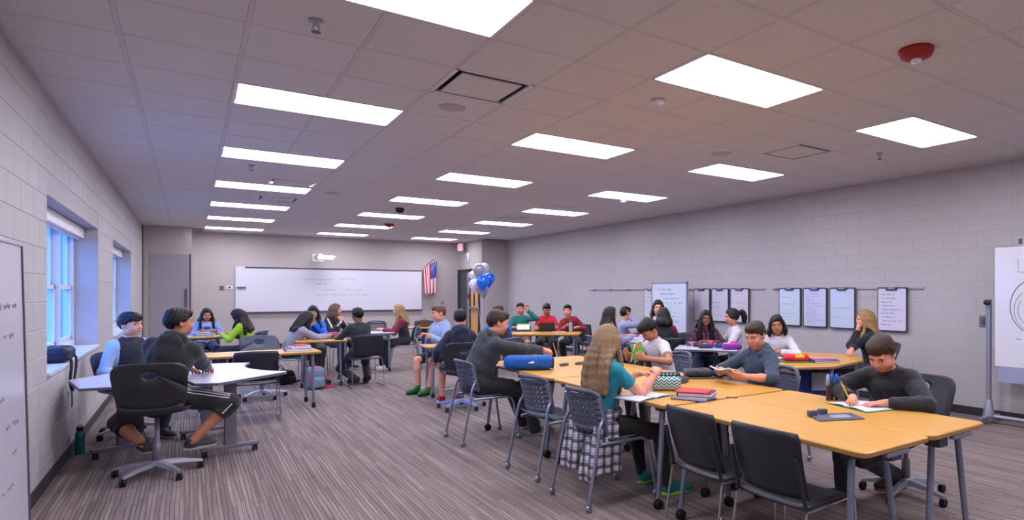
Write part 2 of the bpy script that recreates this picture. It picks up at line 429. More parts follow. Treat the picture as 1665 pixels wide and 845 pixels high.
# ---- recessed 2x4 light fixtures: frame + glowing lens
def lens_mat():
    m = bpy.data.materials.new('glowing_lens'); m.use_nodes = True; nt = m.node_tree; b = nt.nodes['Principled BSDF']
    b.inputs['Base Color'].default_value = (.9, .9, .9, 1); b.inputs['Emission Color'].default_value = (*LIGHT_COLOR, 1); b.inputs['Emission Strength'].default_value = LIGHT_STRENGTH
    return m
m_lens = lens_mat()
fr = MB()
for (x, y, wx, wy) in ((0, -.295, 1.2, .02), (0, .295, 1.2, .02), (-.6, 0, .02, .61), (.6, 0, .02, .61)):
    fr.box((x, y, .008), (wx, wy, .024))
frame_me = fr.mesh('frame', m_white_metal)
lens_me = MB().box((0, 0, .015), (1.16, .555, .012)).mesh('lens', m_lens)
wing_me = MB().box((0, .002, -.004), (1.18, .012, .005)).mesh('door_edge', m_white_metal)
ORD = ['first', 'second', 'third', 'fourth', 'fifth', 'sixth', 'seventh', 'eighth', 'ninth']
CN = ['window side row', 'middle row', 'right wall row']
for ci, lx in enumerate(LCOLS):
    for ri, ly in enumerate(LROWS):
        if (ci == 0 and ri < 1): continue
        o = thing('ceiling_light', 'glowing ceiling panel, %s from the back wall in the %s' % (ORD[8 - ri], CN[ci]), 'ceiling light', (lx, ly, CEIL), 0, 'recessed ceiling light panels')
        obj('frame', frame_me, o); obj('lens', lens_me, o)
# ================================================================= WINDOWS (deep reveals, white frames, sashes, glass, roller-shade box)
m_frame = mat('window_frame', (.80, .82, .86), .4)
def thin_glass():
    m = bpy.data.materials.new('window_glass'); m.use_nodes = True; nt = m.node_tree; nt.nodes.remove(nt.nodes['Principled BSDF'])
    t = nt.nodes.new('ShaderNodeBsdfTransparent'); t.inputs[0].default_value = (.90, .95, .98, 1); g = nt.nodes.new('ShaderNodeBsdfGlossy'); g.inputs[1].default_value = .03
    mx = nt.nodes.new('ShaderNodeMixShader'); mx.inputs[0].default_value = .10; nt.links.new(t.outputs[0], mx.inputs[1]); nt.links.new(g.outputs[0], mx.inputs[2])
    nt.links.new(mx.outputs[0], nt.nodes['Material Output'].inputs[0]); return m
m_glass = thin_glass()
m_sill = mat('window_sill', (.80, .80, .83), .35)
GXW = XL - WREC
for wi, (a, b) in enumerate(WIN):
    win = obj('window_%d' % (wi + 1), None, None, (GXW, 0, 0)); tag(win, kind='structure')
    lo, hi = WZ0 + .10, WZ1
    f = MB()
    for (c, d) in (((0, (a + b) / 2, WZ0 + .05), (.10, b - a, .10)), ((0, (a + b) / 2, hi - .03), (.09, b - a, .06)), ((0, a + .03, (lo + hi) / 2), (.09, .06, hi - lo)), ((0, b - .03, (lo + hi) / 2), (.09, .06, hi - lo))):
        f.box(c, d, bev=.006)
    f.build('window_frame', m_frame, win)
    n = 3; wd = (b - a) / n; mr = 1.55
    for k in range(1, n):
        MB().box((.005, a + wd * k, (lo + hi) / 2), (.10, .075, hi - lo), bev=.006).build('mullion', m_frame, win)
    for k in range(n):
        y0, y1 = a + wd * k + .05, a + wd * (k + 1) - .05
        for (z0, z1, xo) in ((lo, mr + .02, .012), (mr - .02, hi - .05, -.018)):
            sa = MB()
            for (c, d) in (((xo, (y0 + y1) / 2, z0 + .025), (.03, y1 - y0, .05)), ((xo, (y0 + y1) / 2, z1 - .02), (.03, y1 - y0, .04)), ((xo, y0 + .02, (z0 + z1) / 2), (.03, .04, z1 - z0)), ((xo, y1 - .02, (z0 + z1) / 2), (.03, .04, z1 - z0))):
                sa.box(c, d)
            sash = sa.build('sash', m_frame, win)
            MB().box((xo, (y0 + y1) / 2, (z0 + z1) / 2), (.006, y1 - y0 - .06, z1 - z0 - .06)).build('pane', m_glass, sash)
    MB().box((.13, (a + b) / 2, WZ0 + .015), (.30, b - a - .004, .03), bev=.006).build('window_sill', m_sill, win)
    sc = MB().box((.085, (a + b) / 2, hi - .065), (.10, b - a - .02, .12), bev=.012).build('shade_box', m_white_metal, win)
    MB().tube([(.085, a + .02, hi - .135), (.085, b - .02, hi - .135)], .012).build('shade_hem', m_white_metal, win)
# outside: ground and a far dark building, seen through the panes
MB().box((-41, 60, -.25), (79, 260, .2)).build('ground_outside', mat('outside_asphalt', (.42, .44, .47), .9, var=.1, vscale=1), kind='structure')
bo = thing('distant_building', 'low dark building seen far outside through the window panes', 'building', (-18, 110, -.15))
MB().box((0, 0, 2.6), (6, 90, 5.2)).build('wall', mat('far_building', (.16, .19, .25), .9), bo)
MB().box((0, 0, 5.3), (6.6, 90.6, .25)).build('roof', mat('far_roof', (.10, .11, .14), .9), bo)

# ================================================================= BACK WALL: whiteboard, projector, flag, small devices
m_board = mat('whiteboard_face', (.84, .83, .87), .22, coat=.3)
m_alu = mat('board_trim', (.62, .62, .68), .35, .6)
m_trimd = mat('dark_trim', (.33, .31, .36), .45)
m_ink = {k: mat('marker_' + k, c, .5) for k, c in dict(grey=(.36, .35, .42), blue=(.32, .42, .66), teal=(.42, .62, .62), red=(.78, .34, .45), purple=(.34, .30, .58), black=(.20, .20, .24)).items()}
def scribble(rows, seed, size, place, r=.004):
    """illegible handwriting: rows of (u0,u1,v) drawn as thin strokes; place(u,v)->xyz"""
    q = random.Random(seed); m = MB()
    for (u0, u1, v) in rows:
        u = u0
        while u < u1 - size:
            wl_ = size * q.uniform(1.2, 4.0); e = min(u + wl_, u1); pts = []
            k = max(3, int((e - u) / (size * .32)))
            for i in range(k + 1):
                t = i / k; pts.append(place(u + (e - u) * t, v + size * .45 * math.sin(i * 2.1 + q.random()) * q.uniform(.4, 1)))
            m.tube(pts, r, n=4, smooth=False)
            u = e + size * q.uniform(.6, 1.2)
    return m
bx0, bx1, bz0, bz1 = .95, 5.78, .97, 2.17
wb = thing('wall_whiteboard', 'long white dry-erase board with faint writing on the back wall', 'whiteboard', ((bx0 + bx1) / 2, YB, 0)); hw = (bx1 - bx0) / 2
MB().box((0, -.015, (bz0 + bz1) / 2), (2 * hw, .022, bz1 - bz0), bev=.003).build('board_panel', m_board, wb)
MB().box((.10, -.03, bz1 - .02), (2 * hw - .24, .03, .035), bev=.004).build('map_rail', m_trimd, wb)
MB().box((.05, -.05, bz0 - .012), (2 * hw - .1, .08, .03), bev=.008).build('marker_tray', m_trimd, wb)
for s_ in (-1, 1): MB().box((s_ * hw, -.016, (bz0 + bz1) / 2), (.018, .028, bz1 - bz0)).build('side_trim', m_alu, wb)
cx = (bx0 + bx1) / 2
scribble([(2.55 - cx, 3.3 - cx, 1.85), (3.45 - cx, 3.9 - cx, 1.87), (2.85 - cx, 3.15 - cx, 1.72), (3.0 - cx, 3.4 - cx, 1.56), (3.6 - cx, 4.05 - cx, 1.56), (2.85 - cx, 4.2 - cx, 1.42)], 3, .05, lambda u, v: (u, -.028, v), .0035).build('handwriting', m_ink['grey'], wb, kind='stuff')
MB().box((-hw + .14, -.05, 1.62), (.20, .05, .045), bev=.01).build('interactive_sensor', mat('sensor_grey', (.42, .42, .50), .4), wb)
pj = thing('projector', 'white short-throw projector on a wall arm above the whiteboard', 'projector', (2.90, YB, 2.45))
MB().box((0, -.02, 0), (.30, .04, .22), bev=.01).build('wall_plate', m_white_metal, pj)
MB().box((-.04, -.35, .06), (.08, .66, .05), bev=.01).build('arm', m_white_metal, pj)
MB().box((.08, -.62, -.02), (.40, .30, .13), bev=.035).build('body', m_white_metal, pj)
MB().box((.10, -.50, .05), (.18, .10, .04), M=RX(15), bev=.008).build('mirror_hood', mat('hood_grey', (.45, .45, .55), .3), pj)
MB().box((.42, -.02, .04), (.10, .04, .06), bev=.01).build('cable_box', m_white_metal, pj)
fg = thing('flag', 'red white and blue striped flag hanging from a short pole beside the whiteboard', 'flag', (5.83, YB, 2.2))
MB().tube([(0, -.02, .02), (.22, -.30, .30)], .010).build('flag_pole', mat('pole_dark', (.30, .27, .28), .4), fg)
MB().ball((.225, -.306, .31), .02, 8).build('finial', m_chrome, fg)
grid = []
nu, nv = 26, 12
for j in range(nv + 1):
    t = j / nv; row = []
    for i in range(nu + 1):
        u = i / nu; w_ = .20 + .06 * t
        row.append((.215 - .16 + (u - .5) * w_ + .17 * u * (1 - .6 * t) + .04 * t, -.28 + .22 * (1 - u) * (1 - t) + .035 * math.sin(u * 19) * (.3 + t), .27 - .25 * (1 - u) * (1 - .6 * t) - t * (.98 + .06 * u)))
    grid.append(row)
m = MB(); m.sheet(grid, .004)
def star_mat():
    mm = bpy.data.materials.new('flag_canton'); mm.use_nodes = True; nt = mm.node_tree; b = nt.nodes['Principled BSDF']
    tc = nt.nodes.new('ShaderNodeTexCoord'); v = nt.nodes.new('ShaderNodeTexVoronoi'); v.inputs['Scale'].default_value = 22; v.inputs['Randomness'].default_value = .25
    nt.links.new(tc.outputs['Object'], v.inputs[0]); r = nt.nodes.new('ShaderNodeValToRGB'); r.color_ramp.interpolation = 'CONSTANT'
    r.color_ramp.elements[0].color = (.75, .75, .8, 1); r.color_ramp.elements[1].position = .22; r.color_ramp.elements[1].color = (*lin((.20, .25, .52)), 1)
    nt.links.new(v.outputs[0], r.inputs[0]); nt.links.new(r.outputs[0], b.inputs['Base Color']); b.inputs['Roughness'].default_value = .8
    return mm
nq = nu * nv
for k in range(nq):
    j, i = divmod(k, nu)
    mi = 2 if (i >= 14 and j < 6) else (0 if (i // 2) % 2 == 0 else 1)
    m.m[2 * k] = mi; m.m[2 * k + 1] = mi
m.build('cloth', [mat('flag_red', (.72, .16, .24), .8), mat('flag_white', (.84, .80, .82), .8), star_mat()], fg)
def plate(name, label, cat, loc, rz, w_=.075, h_=.115, col=(.70, .68, .70), parts=True, dark=(.35, .34, .36)):
    o = thing(name, label, cat, loc, rz)
    MB().box((0, -.006, 0), (w_, .012, h_), bev=.003).build('cover_plate', mat('plate_%02x' % int(col[0] * 255), col, .4), o)
    if parts: MB().box((0, -.014, 0), (w_ * .38, .012, h_ * .5), bev=.002).build('insert', mat('insert_%02x' % int(dark[0] * 255), dark, .4), o)
    return o
plate('wall_switch', 'dark square switch plate on the back wall left of the whiteboard', 'switch', (.66, YB, 1.60), 0, .09, .11, (.36, .35, .38))
plate('wall_control_box', 'small white control box beside the left edge of the whiteboard', 'control box', (.83, YB, 1.62), 0, .14, .10, (.86, .85, .88))
plate('wall_intercom', 'small round grey device on the back wall below the flag', 'device', (6.42, YB, 1.16), 0, .10, .12, (.60, .59, .62))

# ================================================================= DOOR in the alcove face, exit sign, clock
m_hm = mat('door_frame_dark', (.16, .15, .17), .45)
m_oak = mat('oak_door', (.80, .60, .36), .45, var=.12, vscale=3, stretch=(8, 8, .6))
y_a, _ = wall_x(746.5, AX); y_b, _ = wall_x(781, AX)
dz = 2.20
dr = obj('door_1', None, None, (AX, 0, 0)); tag(dr, kind='structure')
f = MB(); t_ = .07
for (c, d) in (((-.02, y_a - t_ / 2, dz / 2), (.06, t_, dz)), ((-.02, y_b + t_ / 2, dz / 2), (.06, t_, dz)), ((-.02, (y_a + y_b) / 2, dz - .04), (.06, y_a - y_b, .08))):
    f.box(c, d, bev=.005)
y_m = wall_x(766.5, AX)[0]
f.box((-.02, y_m, dz / 2), (.06, .11, dz)); f.build('door_frame', m_hm, dr)
MB().box((-.008, (y_a + y_m) / 2, dz / 2 - .03), (.016, y_a - y_m - .1, dz - .06)).build('side_panel', mat('panel_dark_grey', (.26, .25, .28), .35), dr)
MB().box((-.024, y_m + .18, dz / 2 - .03), (.018, .17, dz - .06)).build('sidelight', mat('sidelight_grey', (.52, .52, .56), .25), dr)
MB().box((-.034, y_m + .18, 1.36), (.012, .09, .16), bev=.004).build('card_reader', m_hm, dr)
leaf = MB().box((-.02, (y_m + y_b) / 2, dz / 2 - .03), (.045, y_m - y_b - .13, dz - .06)).build('door_leaf', m_oak, dr)
MB().box((-.046, (y_m + y_b) / 2 + .02, 1.52), (.010, .10, .86)).build('vision_panel', mat('vision_dark', (.14, .11, .10), .15), leaf)
MB().box((-.075, (y_m + y_b) / 2 + .03, 1.02), (.06, y_m - y_b + .05, .07), bev=.012).build('push_bar', mat('push_bar_grey', (.55, .55, .60), .3, .5), leaf)
ck = thing('wall_clock', 'round white wall clock mounted above the door', 'clock', (AX, wall_x(761, AX)[0], 2.56))
Mx = RY(-90)
MB().lathe([(.155, 0), (.165, .02), (.15, .035), (.15, .03)], M=Mx).build('clock_case', m_white_metal, ck)
MB().lathe([(.145, .028), (.145, .031)], M=Mx).build('clock_face', mat('clock_face', (.86, .86, .92), .4), ck)
for a_, l_, w_ in ((40, .075, .012), (170, .11, .008)):
    MB().box((-.036, math.sin(R(a_)) * l_ / 2, math.cos(R(a_)) * l_ / 2), (.004, w_, l_), M=RX(-a_)).build('clock_hand', m_dark, ck)
ex, ey = AX - .22, wall_x(756, AX)[0] + .15
es = thing('exit_sign', 'red glowing exit sign hanging from the ceiling near the door', 'exit sign', (6.76, 18.43, CEIL), R(-90))
MB().box((0, 0, -.17), (.30, .06, .22), bev=.008).build('housing', m_white_metal, es)
MB().box((0, 0, -.03), (.10, .05, .06)).build('canopy', m_white_metal, es)
cu = bpy.data.curves.new('exit_text', 'FONT'); cu.body = 'EXIT'; cu.size = .16; cu.align_x = 'CENTER'; cu.align_y = 'CENTER'; cu.extrude = .002
to = bpy.data.objects.new('exit_text_tmp', cu); COL.objects.link(to)
dg = bpy.context.evaluated_depsgraph_get(); tme = bpy.data.meshes.new_from_object(to.evaluated_get(dg)); bpy.data.objects.remove(to)
m_exit = mat('exit_red', (.9, .15, .25), .5, emit=(1.0, .12, .22), estr=1.6)
m_exbg = mat('exit_face', (.95, .55, .62), .5, emit=(1.0, .30, .40), estr=.55)
tme.materials.clear(); tme.materials.append(m_exit)
MB().box((0, -.032, -.17), (.28, .004, .20)).build('sign_face', m_exbg, es)
tx = obj('lettering', tme, es, (0, -.037, -.17)); tx.rotation_euler = (R(90), 0, 0)

# ================================================================= BALLOONS
m_bal = {'white': mat('balloon_white', (.86, .85, .90), .25, coat=.6), 'silver': mat('balloon_silver', (.66, .65, .72), .2, .25, coat=.5), 'blue': mat('balloon_blue', (.02, .42, .90), .22, coat=.6)}
def bal_me(k): 
    prof = [(0.0, -.215), (.012, -.212), (.006, -.195), (.035, -.165), (.085, -.10), (.128, -.04), (.145, .02), (.140, .07), (.11, .12), (.06, .148), (0.0, .158)]
    return MB().lathe(prof, n=18).mesh('balloon_skin', m_bal[k])
bmes = {k: bal_me(k) for k in m_bal}
BW = D(784, 15.6)
bwt = MB().lathe([(.0, 0), (.07, 0), (.075, .03), (.05, .10), (.02, .14), (0, .145)], n=14).build('balloon_weight', m_bal['silver']); bwt.location = (*BW, 0); tag(bwt, 'small silver weight holding the balloon ribbons on the carpet', 'weight')
for n_, (px, py, k, dd, sc_, lb) in enumerate([(778, 439, 'silver', 15.35, 1.0, 'silver balloon at the top of the bunch, in front'), (787, 437, 'white', 15.75, .95, 'pale balloon at the top of the bunch, behind the silver one'), (771, 449, 'white', 15.75, .9, 'pale balloon in the bunch, above the leftmost white one'), (772, 464, 'white', 15.45, 1.0, 'white balloon at the lower left of the bunch'), (785, 459, 'blue', 15.25, 1.08, 'front bright blue balloon in the middle of the bunch'), (795, 454, 'blue', 15.62, 1.05, 'rear bright blue balloon at the right of the bunch'), (786, 474, 'silver', 15.6, .9, 'small silver balloon hanging lowest below the blue ones')]):
    x, y = D(px, dd); z = zat(py, dd)
    o = thing('balloon', lb, 'balloon', (x, y, z), 0, 'bunch of balloons near the door')
    b_ = obj('balloon_skin', bmes[k], o); b_.scale = (sc_, sc_, sc_ * 1.05)
    MB().tube(crv([(x - BW[0], y - BW[1], z - .218 * sc_), ((x - BW[0]) * .4, (y - BW[1]) * .4, z * .55), (0, 0, .14)], 5), .0022, n=4).build('ribbon', m_bal['white'], bwt)

# ================================================================= RIGHT WALL: rails, clip boards, easels
def rail(ya, yb, label):
    o = thing('board_rail', label, 'rail', (XR, (ya + yb) / 2, 1.55), 0, 'hanging rails on the right wall')
    MB().box((-.010, 0, 0), (.02, abs(yb - ya), .028), bev=.004).build('rail_bar', m_alu, o)
    n = 5 if abs(yb - ya) > 4 else 3
    for k in range(n):
        MB().box((-.024, (ya - yb) / 2 * .92 - abs(yb - ya) * .92 * k / (n - 1) * .55, -.002), (.014, .11, .022), bev=.003).build('rail_clip', m_trimd, o)
rail(12.46, 6.98, 'long metal hanging rail on the right wall behind the standing board')
rail(6.80, 4.25, 'short metal hanging rail on the right wall toward the camera')
m_bframe = mat('board_edge_dark', (.25, .25, .31), .4)
def clip_board(px0, px1, ink, label, seed, rows=8, dens=.8, tint=(.80, .79, .84)):
    y1, _ = wall_x(px0, XR - .04); y0, _ = wall_x(px1, XR - .04); w_ = .43; yc = (y0 + y1) / 2
    o = thing('clip_whiteboard', label, 'whiteboard', (XR - .036, yc, .965), R(-90), 'small whiteboards on the right wall rail')
    MB().prism([(p[0], p[1] + .30) for p in rrect(w_, .60, .025)], -.010, .010, M=RX(90)).build('board_frame', m_bframe, o)
    MB().prism([(p[0], p[1] + .298) for p in rrect(w_ - .03, .565, .02)], .008, .013, M=RX(90)).build('board_face', mat('clip_face_%d' % seed, tint, .25, coat=.3), o)
    MB().prism([(-.10, .60), (-.07, .555), (.07, .555), (.10, .60)], .008, .030, M=RX(90)).build('clip', m_bframe, o)
    MB().prism(rrect(.10, .018, .006, 2, 0, .585), .028, .036, M=RX(90)).build('clip_slot', m_alu, o)
    q = random.Random(seed); rr = []
    for k in range(rows):
        v = .50 - k * (.46 / rows)
        if q.random() < dens: rr.append((-.17 + q.uniform(0, .04), q.uniform(-.02, .18), v))
    if rr: scribble(rr, seed, .022, lambda u, v: (u, -.0145, v), .0016 if ink != 'purple' else .0024).build('handwriting', m_ink[ink], o, kind='stuff')
clip_board(1044, 1072, 'blue', 'small whiteboard partly hidden behind the tall standing board', 11, 6, .5)
clip_board(1128, 1155, 'red', 'first small whiteboard right of the tall standing board', 12, 6, .35, (.80, .76, .82))
clip_board(1156, 1186, 'grey', 'nearly blank small whiteboard, middle of the three above the dark haired girls', 13, 6, .3, (.80, .78, .84))
clip_board(1187, 1219, 'red', 'small whiteboard with pink writing behind the girl with the ponytail', 14, 6, .8, (.80, .77, .83))
clip_board(1267, 1302, 'teal', 'small whiteboard with pale green writing, leftmost on the short rail', 15, 9, .7, (.77, .82, .86))
clip_board(1305, 1346, 'blue', 'small whiteboard covered with lines of blue writing on the short rail', 16, 13, 1.0, (.78, .78, .87))
clip_board(1348, 1392, 'teal', 'mostly blank bluish whiteboard beside the gap on the short rail', 17, 7, .45, (.76, .80, .88))
clip_board(1427, 1475, 'purple', 'small whiteboard with dark purple notes behind the blond girl', 18, 9, 1.0, (.82, .80, .86))
# tall mobile board near the wall
def mobile_board(loc, rz, w_, z0, z1, label, face, tall=True):
    o = thing('mobile_whiteboard', label, 'whiteboard', loc, rz)
    MB().box((0, 0, (z0 + z1) / 2), (w_ - .03, .024, z1 - z0 - .03)).build('board_panel', face, o)
    fr_ = MB()
    for s_ in (-1, 1): fr_.box((s_ * (w_ / 2 - .015), 0, (z0 + z1) / 2), (.03, .036, z1 - z0), bev=.004)
    for z in (z0 + .015, z1 - .015): fr_.box((0, 0, z), (w_, .036, .03), bev=.004)
    fr_.build('board_frame', m_alu, o)
    return o
tb = mobile_board((7.32, (wall_x(1060, 7.32)[0] + wall_x(1118, 7.32)[0]) / 2, 0), R(-90), wall_x(1060, 7.32)[0] - wall_x(1118, 7.32)[0], .22, 1.685, 'tall free standing whiteboard with green writing in front of the right wall', mat('tall_board_face', (.78, .82, .88), .22, coat=.3))
for s_ in (-1, 1):
    MB().tube(bendpath([(s_ * .42, -.22, .06), (s_ * .42, -.20, .10), (s_ * .42, .20, .10), (s_ * .42, .22, .06)], .05), .018).build('foot', m_alu, tb)
    MB().box((s_ * .42, 0, .16), (.03, .03, .14)).build('post', m_alu, tb)
    for y in (-.22, .22): MB().lathe([(.03, -.012), (.035, 0), (.03, .012)], (s_ * .42, y, .035), 10, M=RY(90)).build('caster', m_caster, tb)
scribble([(-.35 + .1 * (k % 3), .1 + .1 * (k % 4), 1.55 - .085 * k) for k in range(9)], 21, .05, lambda u, v: (u, -.015, v), .0028).build('handwriting', m_ink['teal'], tb, kind='stuff')
# big easel at the right edge of the frame
ez = thing('mobile_easel', 'large mobile whiteboard easel with grey posts and a drawn circle by the right wall', 'easel', (7.42, 2.45, 0), R(-90))
we = 1.6   # width along the wall
m_post = mat('easel_grey', (.54, .55, .60), .4, .3)
xl = -(wall_x(1617, 7.40)[0] - 2.45)
MB().box((xl + we / 2, .0, 1.33), (we, .025, 1.34), bev=.004).build('board_panel', m_board, ez)
MB().box((xl + we / 2, .012, 1.33), (we + .02, .02, 1.36)).build('board_frame', m_alu, ez)
MB().box((xl + we / 2 + .02, .0, .57), (we - .02, .02, .17), bev=.006).build('lower_panel', mat('easel_panel', (.58, .60, .70), .4), ez)
for x_ in (xl - .07, xl + we + .07):
    MB().box((x_, .0, .76), (.05, .045, 1.32), bev=.012).build('post', m_post, ez)
    MB().lathe([(.03, -.03), (.035, 0), (.03, .03)], (x_, -.04, 1.38), 12, M=RX(90)).build('knob', m_dark, ez)
    MB().lathe([(.075, 0), (.06, .04), (.036, .20), (.03, .21)], (x_, 0, .06), 14).build('post_boot', m_post, ez)
    MB().tube([(x_, -.26, .055), (x_, 0, .075), (x_, .26, .055)], .026).build('foot', m_alu, ez)
    for y in (-.25, .25): MB().lathe([(.02, -.012), (.026, 0), (.02, .012)], (x_, y, .027), 10, M=RY(90)).build('caster', m_caster, ez)
MB().tube([(xl - .07, 0, .085), (xl + we + .07, 0, .085)], .025).build('base_bar', m_alu, ez)
pts = [(xl + .42 + .26 * math.cos(a_), -.0145, 1.34 + .30 * math.sin(a_)) for a_ in np.linspace(.6, 5.6, 26)]
dm = MB(); dm.tube(pts, .004, n=4)
for k in range(2): dm.tube([(xl + .42 + (.22 - .04 * k) * math.cos(a_), -.0145, 1.30 + (.24 - .05 * k) * math.sin(a_)) for a_ in np.linspace(2.2 + k * .3, 5.3, 14)], .0022, n=4)
dm.tube([(xl + .24, -.0145, 1.86), (xl + .24, -.0145, 1.72), (xl + .62, -.0145, 1.70)], .0025, n=4)
dm.tube([(xl + .30, -.0145, 1.66), (xl + .50, -.0145, 1.64), (xl + .7, -.0145, 1.58)], .004, n=4)
dm.build('drawing', m_ink['grey'], ez)
scribble([(xl + .22, xl + .7, .98)], 31, .04, lambda u, v: (u, -.0145, v), .003).build('handwriting', m_ink['grey'], ez, kind='stuff')
MB().box((xl + .46, -.0135, 1.02), (.16, .003, .016)).build('red_mark', m_ink['red'], ez)
# small devices on the right wall
plate('wall_outlet', 'pale double outlet plate high on the right wall', 'outlet', (XR, wall_x(937, XR)[0], zat(435, 14.9)), R(-90), .14, .11, (.76, .74, .76), True, (.62, .60, .62))
plate('wall_outlet', 'pale outlet plate on the right wall behind the boys in red', 'outlet', (XR, wall_x(921, XR)[0], zat(500, 15.2)), R(-90), .10, .14, (.60, .58, .60))
plate('wall_switch', 'grey switch plate on the right wall left of the easel post', 'switch', (XR, wall_x(1599, XR)[0], zat(522, 7.4)), R(-90), .09, .13, (.42, .42, .47))
plate('wall_sensor', 'small pale sensor box on the right wall above the easel', 'sensor', (XR, wall_x(1660, XR)[0], zat(392, 7.05)), R(-90), .10, .12, (.72, .70, .72))
# leaning whiteboard, left edge of frame
lb_ = thing('leaning_whiteboard', 'large white board with faint writing leaning on the left wall', 'whiteboard', (XL + .072, 4.52, 0), 0)
tilt = RY(-1.2)
def lp(x, y, z): return tilt @ Vector((x, y, z))
MB().box(lp(0, 0, .90), (.022, 1.60, 1.78), M=tilt, bev=.003).build('board_panel', mat('leaning_face', (.74, .73, .77), .3), lb_)
for s_ in (-1, 1): MB().box(lp(.002, s_ * .80, .90), (.034, .025, 1.80), M=tilt, bev=.004).build('side_trim', m_trimd, lb_)
for z_ in (.012, 1.79): MB().box(lp(.002, 0, z_), (.034, 1.62, .02), M=tilt, bev=.004).build('end_trim', m_alu, lb_)
scribble([(.15 + .13 * (k % 3), .62 - .11 * (k % 4), 1.42 - .17 * k) for k in range(7)], 41, .05, lambda u, v: tuple(lp(.0125, u, v)), .0022).build('handwriting', mat('faded_ink', (.60, .58, .62), .6), lb_, kind='stuff')

# ================================================================= CEILING DEVICES
def vent(k, label):
    x, y = VENTS[k]; o = thing('ceiling_vent', label, 'ceiling vent', (x, y, CEIL), 0, 'square ceiling air vents')
    fr_ = MB()
    for (c, d) in (((0, -.29, .006), (.60, .03, .014)), ((0, .29, .006), (.60, .03, .014)), ((-.29, 0, .006), (.03, .60, .014)), ((.29, 0, .006), (.03, .60, .014))): fr_.box(c, d)
    fr_.build('vent_frame', m_white_metal, o)
    MB().box((0, 0, .05), (.56, .56, .02)).build('vent_cavity', m_caster, o)
    MB().box((0, .015, .008), (.46, .46, .012), bev=.004).build('vent_plate', m_tile, o)
for k, l_ in enumerate(('square air vent with dark slot, nearest in the ceiling centre', 'square air vent near the right wall row of lights', 'air vent behind the fourth light of the window row', 'air vent behind the fifth light of the window row', 'air vent far off beside the right hand light row', 'farthest air vent beside the right hand light row')): vent(k, l_)
def sprinkler(x, y, label):
    o = thing('sprinkler', label, 'sprinkler', (x, y, CEIL), 0, 'ceiling sprinkler heads')
    MB().lathe([(.04, 0), (.038, -.008), (.016, -.012), (.014, -.03)], n=12).build('escutcheon', m_alu, o)
    MB().tube([(.012, 0, -.03), (.016, 0, -.05), (0, 0, -.065)], .003, n=5).build('yoke', m_trimd, o)
    MB().tube([(-.012, 0, -.03), (-.016, 0, -.05), (0, 0, -.065)], .003, n=5).build('yoke', m_trimd, o)
    MB().lathe([(.026, -.066), (.026, -.069), (0, -.07)], n=12).build('deflector', m_trimd, o)
sprinkler(.58, 3.88, 'sprinkler head nearest the camera at the upper left'); sprinkler(.60, 8.76, 'sprinkler head under the third light of the window row'); sprinkler(6.23, 3.93, 'sprinkler head near the right wall')
def disc(name, label, cat, x, y, r, h, col, mname):
    o = thing(name, label, cat, (x, y, CEIL)); m_ = mat(mname, col, .5)
    MB().lathe([(r, 0), (r, -h * .4), (r * .8, -h), (0, -h)], n=20).build('cover', m_, o)
    MB().lathe([(r * .45, -h * .95), (r * .4, -h * 1.12), (0, -h * 1.15)], n=14).build('centre_cap', m_, o); return o
disc('ceiling_speaker', 'round flush ceiling speaker beside the nearest air vent', 'speaker', 1.78, 5.05, .11, .008, (.70, .68, .69), 'speaker_grille')
disc('ceiling_speaker', 'round flush ceiling speaker in the window side half, farther back', 'speaker', 1.80, 10.53, .11, .008, (.70, .68, .69), 'speaker_grille')
disc('ceiling_speaker', 'round flush ceiling speaker near the air vent at the right', 'speaker', 4.82, 4.98, .11, .008, (.72, .70, .71), 'speaker_grille2')
disc('smoke_detector', 'small white round smoke detector left of the big bright light', 'smoke detector', 3.05, 3.88, .055, .045, (.82, .80, .82), 'detector_white')
disc('smoke_detector', 'tiny pale detector on the ceiling above the right hand light row', 'smoke detector', 5.90, 8.45, .05, .04, (.80, .78, .80), 'detector_white')
disc('dome_camera', 'black dome camera on the ceiling in the middle of the room', 'camera', 3.13, 11.66, .075, .08, (.09, .09, .10), 'dome_black')
def strobe(x, y, label):
    o = thing('fire_alarm', label, 'fire alarm', (x, y, CEIL), 0, 'red ceiling fire alarms')
    MB().lathe([(.105, 0), (.105, -.02), (.09, -.05), (.06, -.065), (0, -.067)], n=20).build('alarm_body', mat('alarm_red', (.62, .10, .11), .45), o)
    MB().lathe([(.035, -.062), (.03, -.085), (0, -.09)], n=12).build('strobe_lens', m_glass2, o)
m_glass2 = mat('clear_lens', (.85, .85, .9), .1, coat=.5)
strobe(3.75, 2.11, 'red round fire alarm on the ceiling at the upper right'); strobe(3.67, 14.54, 'small red fire alarm far back on the ceiling')
